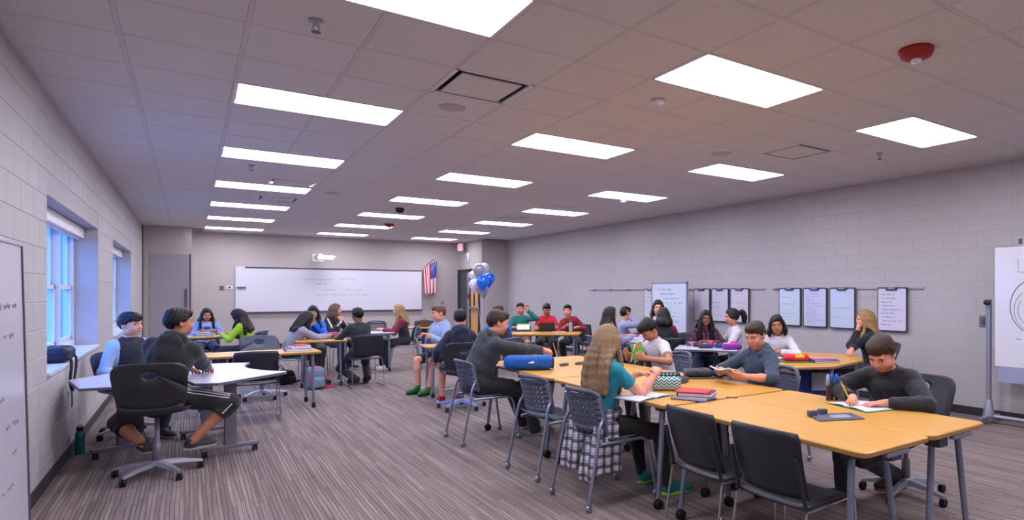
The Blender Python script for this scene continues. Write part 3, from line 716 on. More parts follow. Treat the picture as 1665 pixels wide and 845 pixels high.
# ================================================================= FURNITURE
TZ = .73
m_wood = mat('maple_laminate', (.80, .585, .24), .38, var=.07, vscale=2.5, stretch=(1, 9, 1), coat=.15)
m_woodedge = mat('maple_edge', (.62, .45, .25), .5)
m_top = mat('pale_grey_laminate', (.77, .76, .82), .32, coat=.15)
m_topedge = mat('grey_edge_band', (.36, .36, .42), .5)
m_leg = mat('table_leg_silver', (.52, .54, .62), .35, .55)
m_tleg = mat('t_leg_grey', (.46, .45, .50), .45, .3)
m_brk = mat('bracket_grey', (.32, .33, .38), .45, .3)
def caster(mb, x, y, r=.03, n=12):
    for s_ in (-1, 1): mb.lathe([(0, -.009), (r * .8, -.009), (r, -.005), (r, .005), (r * .8, .009), (0, .009)], (x + s_ * .012, y, r), n, M=RY(90))
    mb.box((x, y, r * 1.9), (.016, .016, r * 1.2))
def table_top(root, poly, wood):
    o = MB().prism(poly, TZ - .028, TZ, bev=.004).build('table_top', [m_wood if wood else m_top], root)
    cx_ = sum(p[0] for p in poly) / len(poly); cy_ = sum(p[1] for p in poly) / len(poly)
    big = [(cx_ + (p[0] - cx_) * 1.0, cy_ + (p[1] - cy_) * 1.0) for p in poly]; n = len(big); eb = MB()
    for i in range(n):      # edge band as a thin strip proud of the edge
        a, b = Vector(big[i]), Vector(big[(i + 1) % n]); e = (b - a).normalized(); nn = Vector((e.y, -e.x)) * .0025
        q = [(a.x, a.y), (b.x, b.y), (b.x + nn.x, b.y + nn.y), (a.x + nn.x, a.y + nn.y)]
        eb.add([(x, y, TZ - .024) for x, y in q] + [(x, y, TZ - .005) for x, y in q], [(3, 2, 6, 7), (0, 3, 7, 4), (2, 1, 5, 6), (4, 7, 6, 5), (0, 1, 2, 3)])
    eb.build('edge_band', m_woodedge if wood else m_topedge, o)
    return o
def a_leg(root, top, bot, wheel=True):
    l_ = MB().tube([top, tuple(Vector(top).lerp(Vector(bot), .5)), bot], [.019, .019, .016], 10).build('leg', m_leg, root)
    if wheel:
        m = MB(); caster(m, bot[0], bot[1], .034); m.build('caster', m_caster, l_)
def wood_table(label, loc, rz, L, W, wood=True, legs='splay', poly=None, group='wooden tables', wheels=True):
    o = thing('classroom_table', label, 'table', loc, rz, group)
    table_top(o, poly or rrect(L, W, .045, 4), wood)
    if legs == 'splay':
        for sx in (-1, 1):
            x = sx * (L / 2 - .13)
            a_leg(o, (x, -W * .36, TZ - .03), (x + sx * .03, -W * .47, .075)); a_leg(o, (x, W * .10, TZ - .03), (x + sx * .03, W * .26, .075))
            MB().box((x, -.08, TZ - .045), (.06, W * .62, .03), bev=.006).build('leg_bracket', m_brk, o)
            MB().box((sx * (L / 2 - .008), -.02, TZ - .040), (.03, .20, .022), bev=.006).build('tilt_latch', m_leg, o)
            MB().box((sx * (L / 2 - .10), W * .12, TZ - .075), (.09, .10, .06), bev=.012).build('hinge_block', m_brk, o)
        MB().box((0, -.05, TZ - .05), (L - .36, .05, .03)).build('crossbar', m_brk, o)
    else:
        for (x, y) in ((-L / 2 + .1, -W / 2 + .08), (L / 2 - .1, -W / 2 + .08), (-L / 2 + .1, W / 2 - .08), (L / 2 - .1, W / 2 - .08)):
            a_leg(o, (x, y, TZ - .03), (x * 1.02, y * 1.04, .075), wheels)
        MB().box((0, 0, TZ - .045), (L - .2, .06, .03)).build('crossbar', m_brk, o)
    return o
# the long cluster in the foreground: three pairs, back to back
YS = [(1.72, 3.19), (3.23, 4.83), (4.86, 6.42)]
for r_, (ya, yb) in enumerate(YS):
    for c_, xc in enumerate((2.905, 3.515)):
        where = (('nearest the camera, front edge side', 'nearest the camera, beside the writing boy'), ('middle of the long cluster, at the girl in teal', 'middle of the long cluster, under the reading boy in navy'), ('far end of the long cluster, under the blue bag', 'far end of the long cluster, under the green book'))[r_][c_]
        wood_table('maple table ' + where, (xc, (ya + yb) / 2, 0), R(90) if c_ == 1 else R(-90), yb - ya, .60)
# pale tables with T legs at the left
def pale_table(label, poly_w, posts, footdir, wood=False):
    cx_ = sum(p[0] for p in poly_w) / len(poly_w); cy_ = sum(p[1] for p in poly_w) / len(poly_w)
    o = thing('wing_table', label, 'table', (cx_, cy_, 0), 0, 'pale grey topped tables')
    table_top(o, [(x - cx_, y - cy_) for x, y in poly_w], wood)
    for (x, y), fd_ in zip(posts, footdir):
        x -= cx_; y -= cy_; M_ = RZ(fd_)
        MB().box((x, y, (TZ + .06) / 2), (.095, .05, TZ - .10), M=M_, bev=.008).build('post', m_tleg, o)
        f_ = MB().box((x, y, .075), (.46, .06, .035), M=M_, bev=.010).build('foot', m_tleg, o)
        for s_ in (-1, 1):
            v = M_ @ Vector((s_ * .20, 0, 0)); c = MB(); caster(c, x + v.x, y + v.y, .030); c.build('caster', m_caster, f_)
        MB().box((x, y, TZ - .045), (.40, .07, .03), M=M_, bev=.006).build('top_plate', m_tleg, o)
    return o
def arc_pts(a, b, bulge, n=8):
    a, b = Vector(a), Vector(b); m_ = (a + b) / 2; d_ = b - a; nn = Vector((-d_.y, d_.x)).normalized()
    return [tuple(a * (1 - t) + b * t + nn * bulge * 4 * t * (1 - t)) for t in [i / n for i in range(1, n)]]
LT = [(-.72, 6.56), (-.47, 6.52)] + arc_pts((-.47, 6.52), (-.06, 7.10), .10) + [(-.06, 7.10), (-.06, 8.02), (-.52, 7.76), (-.865, 7.24)]
pale_table('pale grey wing table against the left wall beside the teal bottle', LT, [(-.50, 7.33)], [20])
RT = [(-.03, 7.08)] + arc_pts((-.03, 7.08), (.03, 6.36), -.03) + [(.03, 6.36), (.19, 6.28), (.76, 6.80)] + arc_pts((.76, 6.80), (.53, 7.90), .17) + [(.53, 7.90), (-.03, 8.06)]
pale_table('pale grey wing table with concave edge beside the boy in black hoodie', RT, [(.30, 6.78), (.14, 7.75)], [10, 10])
wood_table('maple table behind the empty black chair at the left', (.70, 9.12, 0), R(2), 1.36, .66, legs='four')
wood_table('pale wooden table shared by the girl with the bow and the girl in lime', (.36, 13.05, 0), 0, 1.0, .62, legs='four', group='tables at the back')
wood_table('small maple table between the girl in grey and the person in black', (1.74, 11.12, 0), R(-8), .74, .90, legs='four', group='tables at the back')
wood_table('white topped table in front of the blond girl in maroon', (2.74, 12.45, 0), R(-12), .95, .70, wood=False, legs='four', group='tables at the back')
wood_table('maple table between the boy in light blue and the boy in navy', (3.16, 8.83, 0), R(-4), .92, .52, legs='four', group='tables at the back')
cx_, cy_ = D(868, 11.55)
wood_table('maple table in front of the boys in teal and red', (cx_, cy_, 0), R(-35.8), 1.75, .75, legs='four', group='tables at the back')
PT = [(5.33, 6.42), (5.80, 5.70), (6.22, 6.08), (5.78, 6.84)]
c7 = (sum(p[0] for p in PT) / 4, sum(p[1] for p in PT) / 4)
t7 = thing('classroom_table', 'white topped table with pencil cases in front of the smiling girl', 'table', (*c7, 0), 0, 'tables at the back')
table_top(t7, [(x - c7[0], y - c7[1]) for x, y in PT], False)
for (x, y) in ((5.45, 6.40), (5.80, 5.84), (6.10, 6.12), (5.76, 6.70)): a_leg(t7, (x - c7[0], y - c7[1], TZ - .03), (x - c7[0], y - c7[1], .075))
PT = [(5.5, 7.64), (5.95, 7.52), (6.28, 7.9), (6.2, 8.5), (5.75, 8.35)]
c9 = (sum(p[0] for p in PT) / 5, sum(p[1] for p in PT) / 5)
t9 = thing('classroom_table', 'white topped table beside the girl in lavender, mostly hidden', 'table', (*c9, 0), 0, 'tables at the back')
table_top(t9, [(x - c9[0], y - c9[1]) for x, y in PT], False)
for (x, y) in ((5.62, 7.72), (5.98, 7.66), (6.15, 8.35), (5.8, 8.25)): a_leg(t9, (x - c9[0], y - c9[1], TZ - .03), (x - c9[0], y - c9[1], .075))
PW = [G(1266, 590, TZ), G(1273, 597, TZ), G(1357, 595, TZ), G(1403, 585, TZ), G(1396, 577, TZ), G(1300, 571, TZ)]
c8 = (sum(p[0] for p in PW) / 6, sum(p[1] for p in PW) / 6)
t8 = thing('classroom_table', 'maple table between the girl in white and the blond girl in navy', 'table', (*c8, 0), 0, 'tables at the back')
table_top(t8, [(x - c8[0], y - c8[1]) for x, y in PW], True)
for q_ in (0, 2, 3, 5):
    x, y = (PW[q_][0] - c8[0]) * .82, (PW[q_][1] - c8[1]) * .82; a_leg(t8, (x, y, TZ - .03), (x * 1.1, y * 1.1, .075))

# ---- chairs (origin on the floor under the seat, sitter faces +y)
def back_hole_sheet(mb, outline, hole, fn, thick, n=40, rings=5):
    grid = []
    for i in range(n + 1):
        a = 2 * math.pi * i / n; row = []
        ho = Vector((hole[0] + hole[2] * math.cos(a), hole[1] + hole[3] * math.sin(a))); ou = Vector(outline(a))
        for k in range(rings + 1):
            p = ho.lerp(ou, k / rings); row.append(fn(p.x, p.y))
        grid.append(row)
    mb.sheet(grid, thick)
def sup(a, hx, hz, e=.42):
    c, s_ = math.cos(a), math.sin(a); return (hx * math.copysign(abs(c) ** e, c), hz * math.copysign(abs(s_) ** e, s_))
def swivel_chair(label, loc, face, col=None, basecol=None, spin=0, lift=0.0):
    col = col or m_dark; basecol = basecol or m_alu
    o = thing('swivel_chair', label, 'chair', (loc[0], loc[1], 0), R(face - 90), 'swivel shell chairs')
    b = MB()
    def bf(x, z):
        t = (z - .46) / .42; return (x * (1 + .16 * (t - .5)), -.205 - .07 * t + .35 * x * x + .03 * math.cos(t * 3), z)
    back_hole_sheet(b, lambda a: (lambda p: (p[0], p[1] + .665))(sup(a, .235, .205, .38)), (0, .775, .052, .036), bf, .016)
    b.build('backrest', col, o, loc=(0, 0, lift))
    g = []
    for i in range(13):
        v = i / 12; row = []
        for j in range(11):
            u = j / 5 - 1; y = -.22 + .43 * v; wx = .225 * (1 - .25 * max(0, abs(v - .5) - .35) * 3)
            z = .455 + .028 * abs(u) ** 3 - .012 * math.sin(v * 3.1) - (.035 * ((v - .85) / .15) ** 2 if v > .85 else 0) + (.05 * ((.12 - v) / .12) ** 2 if v < .12 else 0)
            row.append((wx * u, y, z))
        g.append(row)
    MB().sheet(g, .016).build('seat', col, o, loc=(0, 0, lift))
    MB().lathe([(.10, .425), (.11, .44), (.05, .405), (.03, .40)][::-1], n=16).build('seat_mount', m_caster, o, loc=(0, 0, lift))
    MB().lathe([(.030, .085), (.030, .26), (.018, .27), (.018, .42 + lift)], n=14).build('gas_column', m_tleg, o)
    MB().lathe([(.045, .075), (.045, .12), (.03, .13)], n=14).build('hub', basecol, o)
    for k in range(5):
        a = R(72 * k + spin); d_ = Vector((math.cos(a), math.sin(a), 0))
        pts = [d_ * .03 + Vector((0, 0, .105)), d_ * .17 + Vector((0, 0, .095)), d_ * .31 + Vector((0, 0, .068))]
        m = MB(); n_ = Vector((-d_.y, d_.x, 0)); vs = []
        for p, w_, h_ in zip(pts, (.030, .026, .018), (.018, .015, .010)):
            vs += [p + n_ * w_ + Vector((0, 0, -h_)), p - n_ * w_ + Vector((0, 0, -h_)), p - n_ * w_ * .7 + Vector((0, 0, h_)), p + n_ * w_ * .7 + Vector((0, 0, h_))]
        fs = [(3, 2, 1, 0), (8, 9, 10, 11)]
        for q in (0, 4): fs += [(q + i, q + (i + 1) % 4, q + 4 + (i + 1) % 4, q + 4 + i) for i in range(4)]
        m.add(vs, fs); arm = m.build('base_arm', basecol, o)
        c = MB(); caster(c, d_.x * .30, d_.y * .30, .030); c.build('caster', m_caster, arm)
    return o
def grey_chair(label, loc, face, col=None):
    col = col or m_grayp
    o = thing('perforated_chair', label, 'chair', (loc[0], loc[1], 0), R(face - 90), 'grey perforated chairs on silver legs')
    # perforated back
    m = MB(); nx, nz_ = 11, 7; th = .010
    def bf(u, v, off=0):
        x = .215 * u * (1 - .05 * v); z = .515 + .27 * v; y = -.225 - .055 * v + .075 * u * u + off
        return (x, y, z)
    for i in range(nx):
        for j in range(nz_):
            u0, u1 = -1 + 2 * i / nx, -1 + 2 * (i + 1) / nx; v0, v1 = j / nz_, (j + 1) / nz_; um, vm = (u0 + u1) / 2, (v0 + v1) / 2
            solid = i in (0, nx - 1) or j in (0, nz_ - 1)
            O = [(u0, v0), (u1, v0), (u1, v1), (u0, v1)]
            if solid:
                vs = [bf(*p) for p in O] + [bf(*p, -th) for p in O]; m.add(vs, [(3, 2, 1, 0), (4, 5, 6, 7)] + [(k, (k + 1) % 4, 4 + (k + 1) % 4, 4 + k) for k in range(4)], True)
            else:
                e = .62; I_ = [(um + (a - um) * e + 0, vm) if False else (um + (u1 - um) * e * dx, vm + (v1 - vm) * e * dy) for dx, dy in ((0, -1), (1, 0), (0, 1), (-1, 0))]
                vs = [bf(*p) for p in O] + [bf(*p) for p in I_] + [bf(*p, -th) for p in O] + [bf(*p, -th) for p in I_]
                fs = []
                for k in range(4):
                    n_ = (k + 1) % 4
                    fs += [(k, 4 + k, n_)[::1], (n_, 4 + k, 4 + n_)]
                    fs += [(8 + k, 8 + n_, 12 + k), (8 + n_, 12 + n_, 12 + k), (4 + k, 12 + k, 12 + n_, 4 + n_)]
                m.add(vs, fs, False)
    b = m.build('backrest', col, o)
    rim = [bf(-1, .0)] + [bf(-1, v, .004) for v in (.3, .6, .85)] + [bf(-.9, 1.02, 0), bf(-.6, 1.08, -.006), bf(0, 1.10, -.012), bf(.6, 1.08, -.006), bf(.9, 1.02, 0)] + [bf(1, v, .004) for v in (.85, .6, .3)] + [bf(1, 0)]
    MB().tube(crv(rim, 3), .017, 8).build('back_rim', col, b)
    g = []
    for i in range(11):
        v = i / 10; row = []
        for j in range(9):
            u = j / 4 - 1; y = -.21 + .42 * v
            z = .455 + .02 * u * u - .012 * math.sin(v * 3.1) - (.04 * ((v - .82) / .18) ** 2 if v > .82 else 0) + (.03 * ((.15 - v) / .15) ** 2 if v < .15 else 0)
            row.append((.215 * u * (1 - .12 * max(0, v - .7)), y, z))
        g.append(row)
    MB().sheet(g, .014).build('seat', col, o)
    for s_ in (-1, 1):
        l1 = MB().tube(bendpath([(s_ * .245, -.315, .055), (s_ * .235, -.235, .44), (s_ * .225, -.215, .56), (s_ * .215, -.17, .62), (s_ * .212, -.215, .76)], .10, 4), .0125, 8).build('rear_leg', m_silver, o)
        l2 = MB().tube(bendpath([(s_ * .222, -.20, .440), (s_ * .222, .21, .440), (s_ * .245, .275, .055)], .075, 6), .0125, 8).build('front_leg', m_silver, o)
        for l_, y in ((l1, -.315), (l2, .275)):
            c = MB(); c.lathe([(0, -.012), (.02, -.012), (.026, -.006), (.026, .006), (.02, .012), (0, .012)], (s_ * .245, y, .027), 12, M=RY(90)); c.tube([(s_ * .245, y, .027), (s_ * .245, y, .075)], .014, 8); c.build('caster', m_silver, l_)
    MB().tube([(-.222, -.12, .44), (.222, -.12, .44)], .010, 8).build('cross_tube', m_silver, o)
    MB().tube([(-.222, .12, .435), (.222, .12, .435)], .010, 8).build('cross_tube', m_silver, o)
    return o
def black_chair(label, loc, face):
    o = thing('stacking_chair', label, 'chair', (loc[0], loc[1], 0), R(face - 90), 'black stacking chairs on chrome wire frames')
    g = []
    for i in range(11):
        v = i / 10; row = []
        for j in range(11):
            u = j / 5 - 1; hw_ = .222 - .012 * (1 - v)
            if v > .9: hw_ *= math.sqrt(max(0, 1 - ((v - .9) / .1) ** 2 * .12))
            row.append((hw_ * u, -.205 - .095 * v - .012 * math.sin(v * 3.1) + .045 * u * u, .485 + .345 * v - .010 * u * u * v))
        g.append(row)
    MB().sheet(g, .012).build('backrest', m_dark, o)
    g = []
    for i in range(9):
        v = i / 8; row = []
        for j in range(9):
            u = j / 4 - 1; y = -.20 + .42 * v; z = .452 - .010 * (1 - u * u) - (.025 * ((v - .8) / .2) ** 2 if v > .8 else 0); row.append((.215 * u, y, z))
        g.append(row)
    MB().sheet(g, .014).build('seat', m_dark, o)
    for s_ in (-1, 1):
        MB().tube(bendpath([(s_ * .205, -.27, .70), (s_ * .215, -.205, .47), (s_ * .225, -.20, .445)], .03, 3), .011, 8).build('back_post', m_dark, o)
        MB().tube(bendpath([(s_ * .222, -.20, .455), (s_ * .222, -.19, .436), (s_ * .222, .20, .440), (s_ * .238, .215, .008), (s_ * .238, -.27, .008), (s_ * .224, -.205, .43)], .035, 4), .0065, 8).build('sled_rod', m_chrome, o)
    for y in (-.16, .16): MB().tube([(-.222, y, .436), (.222, y, .436)], .006, 6).build('cross_rod', m_chrome, o)
    return o
# ================================================================= PEOPLE: a body is one continuous surface grown from a blended distance field
class Field:
    def __init__(s, lo, hi, h):
        s.h = h; s.lo = np.array(lo, np.float32); n = np.ceil((np.array(hi) - s.lo) / h).astype(int) + 1
        s.ax = [s.lo[i] + h * np.arange(n[i], dtype=np.float32) for i in range(3)]
        s.F = np.full(n, 1.0, np.float32)
    def win(s, lo, hi):
        sl = []
        for i in range(3):
            a = int(np.floor((lo[i] - s.lo[i]) / s.h)); b = int(np.ceil((hi[i] - s.lo[i]) / s.h)) + 1
            a = max(a, 0); b = min(b, s.F.shape[i])
            if b <= a: return None, None
            sl.append(slice(a, b))
        return tuple(sl), (s.ax[0][sl[0]][:, None, None], s.ax[1][sl[1]][None, :, None], s.ax[2][sl[2]][None, None, :])
    def put(s, sl, d, k, op='u'):
        F = s.F[sl]
        if op == 'u':
            if k > 0:
                hh = np.maximum(k - np.abs(F - d), 0) / k; s.F[sl] = np.minimum(F, d) - hh * hh * k * .25
            else: s.F[sl] = np.minimum(F, d)
        else:   # smooth subtraction
            d = -d
            hh = np.maximum(k - np.abs(F - d), 0) / max(k, 1e-6); s.F[sl] = np.maximum(F, d) + hh * hh * k * .25
    def cap(s, a, b, ra, rb=None, k=.02, flat=False, op='u'):
        """tapered limb from a to b; flat cuts the far end square"""
        rb = ra if rb is None else rb; a = np.asarray(a, np.float32); b = np.asarray(b, np.float32)
        m = max(ra, rb) + k + 3 * s.h
        sl, P = s.win(np.minimum(a, b) - m, np.maximum(a, b) + m)
        if sl is None: return
        ba = b - a; L2 = float(ba @ ba) + 1e-12
        px, py, pz = P[0] - a[0], P[1] - a[1], P[2] - a[2]
        tt = (px * ba[0] + py * ba[1] + pz * ba[2]) / L2; t = np.clip(tt, 0, 1)
        d = np.sqrt((px - ba[0] * t) ** 2 + (py - ba[1] * t) ** 2 + (pz - ba[2] * t) ** 2) - (ra + (rb - ra) * t)
        if flat: d = np.maximum(d, (tt - 1) * math.sqrt(L2))
        s.put(sl, d, k, op)
    def ell(s, c, r, M=None, k=.02, op='u', cut=None):
        c = np.asarray(c, np.float32); r = np.asarray(r, np.float32); m = float(r.max()) + k + 3 * s.h
        sl, P = s.win(c - m, c + m)
        if sl is None: return
        q = [P[i] - c[i] for i in range(3)]
        if M is not None: q = [q[0] * M[0][j] + q[1] * M[1][j] + q[2] * M[2][j] for j in range(3)]
        k0 = np.sqrt((q[0] / r[0]) ** 2 + (q[1] / r[1]) ** 2 + (q[2] / r[2]) ** 2)
        k1 = np.sqrt((q[0] / r[0] ** 2) ** 2 + (q[1] / r[1] ** 2) ** 2 + (q[2] / r[2] ** 2) ** 2) + 1e-6
        d = k0 * (k0 - 1) / k1
        if cut is not None: d = np.maximum(d, cut(*q))
        s.put(sl, d, k, op)
    def box(s, c, hs, rad, M=None, k=.01, disp=None):
        c = np.asarray(c, np.float32); m = float(np.linalg.norm(hs)) + rad + k + 3 * s.h
        sl, P = s.win(c - m, c + m)
        if sl is None: return
        q = [P[i] - c[i] for i in range(3)]
        if M is not None: q = [q[0] * M[0][j] + q[1] * M[1][j] + q[2] * M[2][j] for j in range(3)]
        if disp is not None: q = disp(*q)
        a = [np.abs(q[i]) - hs[i] for i in range(3)]
        d = np.sqrt(np.maximum(a[0], 0) ** 2 + np.maximum(a[1], 0) ** 2 + np.maximum(a[2], 0) ** 2) + np.minimum(np.maximum(np.maximum(a[0], a[1]), a[2]), 0) - rad
        s.put(sl, d, k)
    def noise(s, amp, scale, seed=0, band=.03, aniso=(1, 1, 1)):
        idx = np.nonzero(np.abs(s.F) < band)
        p = np.stack([s.ax[i][idx[i]] for i in range(3)], 1) * scale * np.array(aniso, np.float32)
        r = np.random.RandomState(seed); v = np.zeros(len(p), np.float32)
        for o in range(5):
            d = r.normal(size=3); d /= np.linalg.norm(d); e = r.normal(size=3)
            v += (1 - 2.2 * np.abs(np.sin(p @ d * (1 + .6 * o) * 3.14 + 1.3 * np.sin(p @ e * 1.6 + r.rand() * 6) + r.rand() * 6)) ** .8) * (.75 ** o)
        s.F[idx] += amp * v / 2.2
    def sample(s, p):
        p = np.asarray(p, np.float32); g = (p - s.lo) / s.h; i = np.floor(g).astype(int)
        i = np.clip(i, 0, np.array(s.F.shape) - 2); f = g - i; F = s.F; o = 0
        for dx in (0, 1):
            for dy in (0, 1):
                for dz_ in (0, 1):
                    w_ = (f[..., 0] if dx else 1 - f[..., 0]) * (f[..., 1] if dy else 1 - f[..., 1]) * (f[..., 2] if dz_ else 1 - f[..., 2])
                    o = o + w_ * F[i[..., 0] + dx, i[..., 1] + dy, i[..., 2] + dz_]
        return o
    def out(s, o, d, far=.3):
        """walk inwards from o+d*far until the surface is met"""
        o = np.asarray(o, float); d = np.asarray(d, float); t = np.linspace(far, 0, 240); v = s.sample(o + d * t[:, None])
        k = np.argmax(v < 0)
        return o + d * t[k] if v[k] < 0 else o + d * .0
    def mesh(s):
        F = s.F; ins = F < 0
        n = np.array(F.shape) - 1
        cnt = np.zeros(n, np.int8)
        for dx in (0, 1):
            for dy in (0, 1):
                for dz_ in (0, 1): cnt += ins[dx:n[0] + dx, dy:n[1] + dy, dz_:n[2] + dz_]
        act = (cnt > 0) & (cnt < 8); I = np.stack(np.nonzero(act), 1); idx = np.full(n, -1, np.int32); idx[tuple(I.T)] = np.arange(len(I))
        acc = np.zeros((len(I), 3), np.float32); num = np.zeros(len(I), np.float32)
        cor = [(a, b, c) for a in (0, 1) for b in (0, 1) for c in (0, 1)]
        val = {c: F[I[:, 0] + c[0], I[:, 1] + c[1], I[:, 2] + c[2]] for c in cor}
        for c in cor:
            for ax in range(3):
                if c[ax]: continue
                e = list(c); e[ax] = 1; e = tuple(e); a, b = val[c], val[e]; cr = (a < 0) != (b < 0)
                t = np.where(cr, a / np.where(cr, a - b, 1), 0)
                p = np.tile(np.array(c, np.float32), (len(I), 1)); p[:, ax] += t
                acc[cr] += p[cr]; num[cr] += 1
        V = (I + acc / num[:, None]) * s.h + s.lo
        Q = []
        for ax in range(3):
            b_, c_ = (ax + 1) % 3, (ax + 2) % 3
            A = [slice(1, -1)] * 3; A[ax] = slice(0, n[ax]); B = list(A); B[ax] = slice(1, n[ax] + 1)
            x = ins[tuple(A)]; y = ins[tuple(B)]
            for flip, msk in ((False, x & ~y), (True, ~x & y)):
                E = np.stack(np.nonzero(msk), 1)
                if not len(E): continue
                E[:, b_] += 1; E[:, c_] += 1
                q = []
                for (ob, oc) in ((0, 0), (-1, 0), (-1, -1), (0, -1)):
                    z = E.copy(); z[:, b_] += ob; z[:, c_] += oc; q.append(idx[z[:, 0], z[:, 1], z[:, 2]])
                q = np.stack(q, 1); Q.append(q[:, ::-1] if flip else q)
        return V, (np.concatenate(Q) if Q else np.zeros((0, 4), int))
def smooth_v(V, Q, it=2, lam=.5):
    for _ in range(it):
        S_ = np.zeros_like(V); c = np.zeros(len(V), np.float32)
        for a in range(4):
            np.add.at(S_, Q[:, a], V[Q[:, (a + 1) % 4]] + V[Q[:, a - 1]]); np.add.at(c, Q[:, a], 2)
        V = V + lam * (S_ / np.maximum(c, 1)[:, None] - V)
    return V
def mesh_np(name, V, Q, mats, mi=None):
    me = bpy.data.meshes.new(name); me.vertices.add(len(V)); me.vertices.foreach_set('co', np.ascontiguousarray(V, np.float32).ravel())
    me.loops.add(len(Q) * 4); me.loops.foreach_set('vertex_index', np.ascontiguousarray(Q, np.int32).ravel())
    me.polygons.add(len(Q)); me.polygons.foreach_set('loop_start', np.arange(0, len(Q) * 4, 4, dtype=np.int32))
    for m_ in (mats if isinstance(mats, (list, tuple)) else [mats]): me.materials.append(m_)
    if mi is not None: me.polygons.foreach_set('material_index', np.ascontiguousarray(mi, np.int32))
    me.polygons.foreach_set('use_smooth', np.ones(len(Q), bool)); me.update(calc_edges=True); return me
def covered_mesh(V, Q, h, fields, m_):
    """one continuous body mesh, with larger faces where clothing covers it"""
    hid = np.zeros(len(V), bool)
    for f in fields:
        top_ = f.lo + f.h * (np.array(f.F.shape) - 2); ok = ((V > f.lo) & (V < top_)).all(1); v = np.ones(len(V)); v[ok] = f.sample(V[ok]); hid |= v < -.007
    key = np.where(hid[:, None], np.floor(V / (2.6 * h)).astype(np.int64), np.stack([np.arange(len(V)) + 10 ** 6] * 3, 1))
    _, inv = np.unique(key, axis=0, return_inverse=True); inv = inv.ravel(); n = inv.max() + 1
    S_ = np.zeros((n, 3)); c = np.zeros(n); np.add.at(S_, inv, V); np.add.at(c, inv, 1); NV = S_ / c[:, None]; q = inv[Q]
    faces = []; seen = set()
    same = (q == np.roll(q, -1, 1)); cnt = same.sum(1) + 2 * ((q[:, 0] == q[:, 2]) | (q[:, 1] == q[:, 3]))
    quads = q[cnt == 0]; tr = q[(cnt == 1)]; sm = same[cnt == 1]
    tris = np.array([[r[i] for i in range(4) if not s_[i]] for r, s_ in zip(tr, sm)], np.int64).reshape(-1, 3)
    me = bpy.data.meshes.new('body'); nv = np.concatenate([quads.ravel(), tris.ravel()]); ls = np.concatenate([np.arange(len(quads)) * 4, len(quads) * 4 + np.arange(len(tris)) * 3])
    me.vertices.add(n); me.vertices.foreach_set('co', NV.astype(np.float32).ravel()); me.loops.add(len(nv)); me.loops.foreach_set('vertex_index', nv.astype(np.int32))
    me.polygons.add(len(ls)); me.polygons.foreach_set('loop_start', ls.astype(np.int32)); me.materials.append(m_); me.polygons.foreach_set('use_smooth', np.ones(len(ls), bool))
    me.update(calc_edges=True); me.validate(); return me
def nz(v): v = np.asarray(v, float); return v / (np.linalg.norm(v) + 1e-9)
def rot(axis, deg):
    a = nz(axis); c, s = math.cos(R(deg)), math.sin(R(deg)); K = np.array([[0, -a[2], a[1]], [a[2], 0, -a[0]], [-a[1], a[0], 0]])
    return np.eye(3) + s * K + (1 - c) * K @ K
def ik(a, t, l1, l2, pole):
    a = np.asarray(a, float); t = np.asarray(t, float); v = t - a; L = np.linalg.norm(v)
    if L > (l1 + l2) * .995: t = a + v / L * (l1 + l2) * .995; v = t - a; L = np.linalg.norm(v)
    u = v / L; x = (l1 * l1 - l2 * l2 + L * L) / (2 * L); h = math.sqrt(max(l1 * l1 - x * x, 1e-6))
    p = np.asarray(pole, float); p = p - u * (p @ u); return a + u * x + nz(p) * h, t

SK = dict(fair=(.86, .63, .53), pink=(.84, .58, .49), tan=(.72, .49, .37), brown=(.52, .33, .24), olive=(.76, .55, .43))
HR = dict(black=(.055, .048, .052), dark=(.105, .075, .062), brown=(.21, .14, .10), lbrown=(.36, .27, .19), blond=(.60, .47, .30), dblond=(.54, .43, .31))
def skin_mat(k): return mat('skin_' + k, SK[k], .52, var=.05, vscale=14, bump=.04, bscale=260, spec=.35)
def hair_mat(k): return mat('hair_' + k, HR[k], .45, var=.28, vscale=5, stretch=(26, 26, 2.2), bump=.5, bscale=9, spec=.4)
def cloth_mat(n, c, **kw): return mat('cloth_' + n, c, kw.pop('rough', .85), var=kw.pop('var', .06), vscale=6, bump=kw.pop('bump', .10), bscale=kw.pop('bscale', 350), sheen=.15, **kw)

def head_field(F, H, M, s, bald=False):
    """H head centre, M columns = right, forward, up; builds skull, face and ears"""
    T = lambda p: H + M @ (np.array(p, float) * s)
    e = lambda c, r, k=.02, op='u': F.ell(T(c), np.array(r) * s, M, k * s, op)
    e((0, -.014, .026), (.072, .090, .082)); e((0, .020, -.033), (.057, .064, .066), .035)
    e((0, .056, -.080), (.022, .019, .017), .03)
    for x in (-1, 1): e((x * .033, .050, -.032), (.026, .028, .030), .025)
    for x in (-1, 1): e((x * .045, .0, -.070), (.016, .034, .022), .03)
    e((0, .072, .024), (.048, .016, .013), .02)
    for x in (-1, 1): e((x * .031, .097, .003), (.017, .013, .011), .014, 's')
    F.cap(T((0, .083, .010)), T((0, .097, -.022)), .006 * s, .0088 * s, .012 * s)
    for x in (-1, 1): e((x * .0095, .088, -.026), (.0078, .008, .0065), .008)
    F.cap(T((-.015, .0765, -.0525)), T((.015, .0765, -.0525)), .0062 * s, None, .008 * s); F.cap(T((-.012, .0760, -.0605)), T((.012, .0760, -.0605)), .0070 * s, None, .008 * s)
    for x in (-1, 1):
        e((x * .075, -.012, -.004), (.009, .020, .031), .006); e((x * .084, -.008, -.001), (.006, .010, .017), .004, 's')
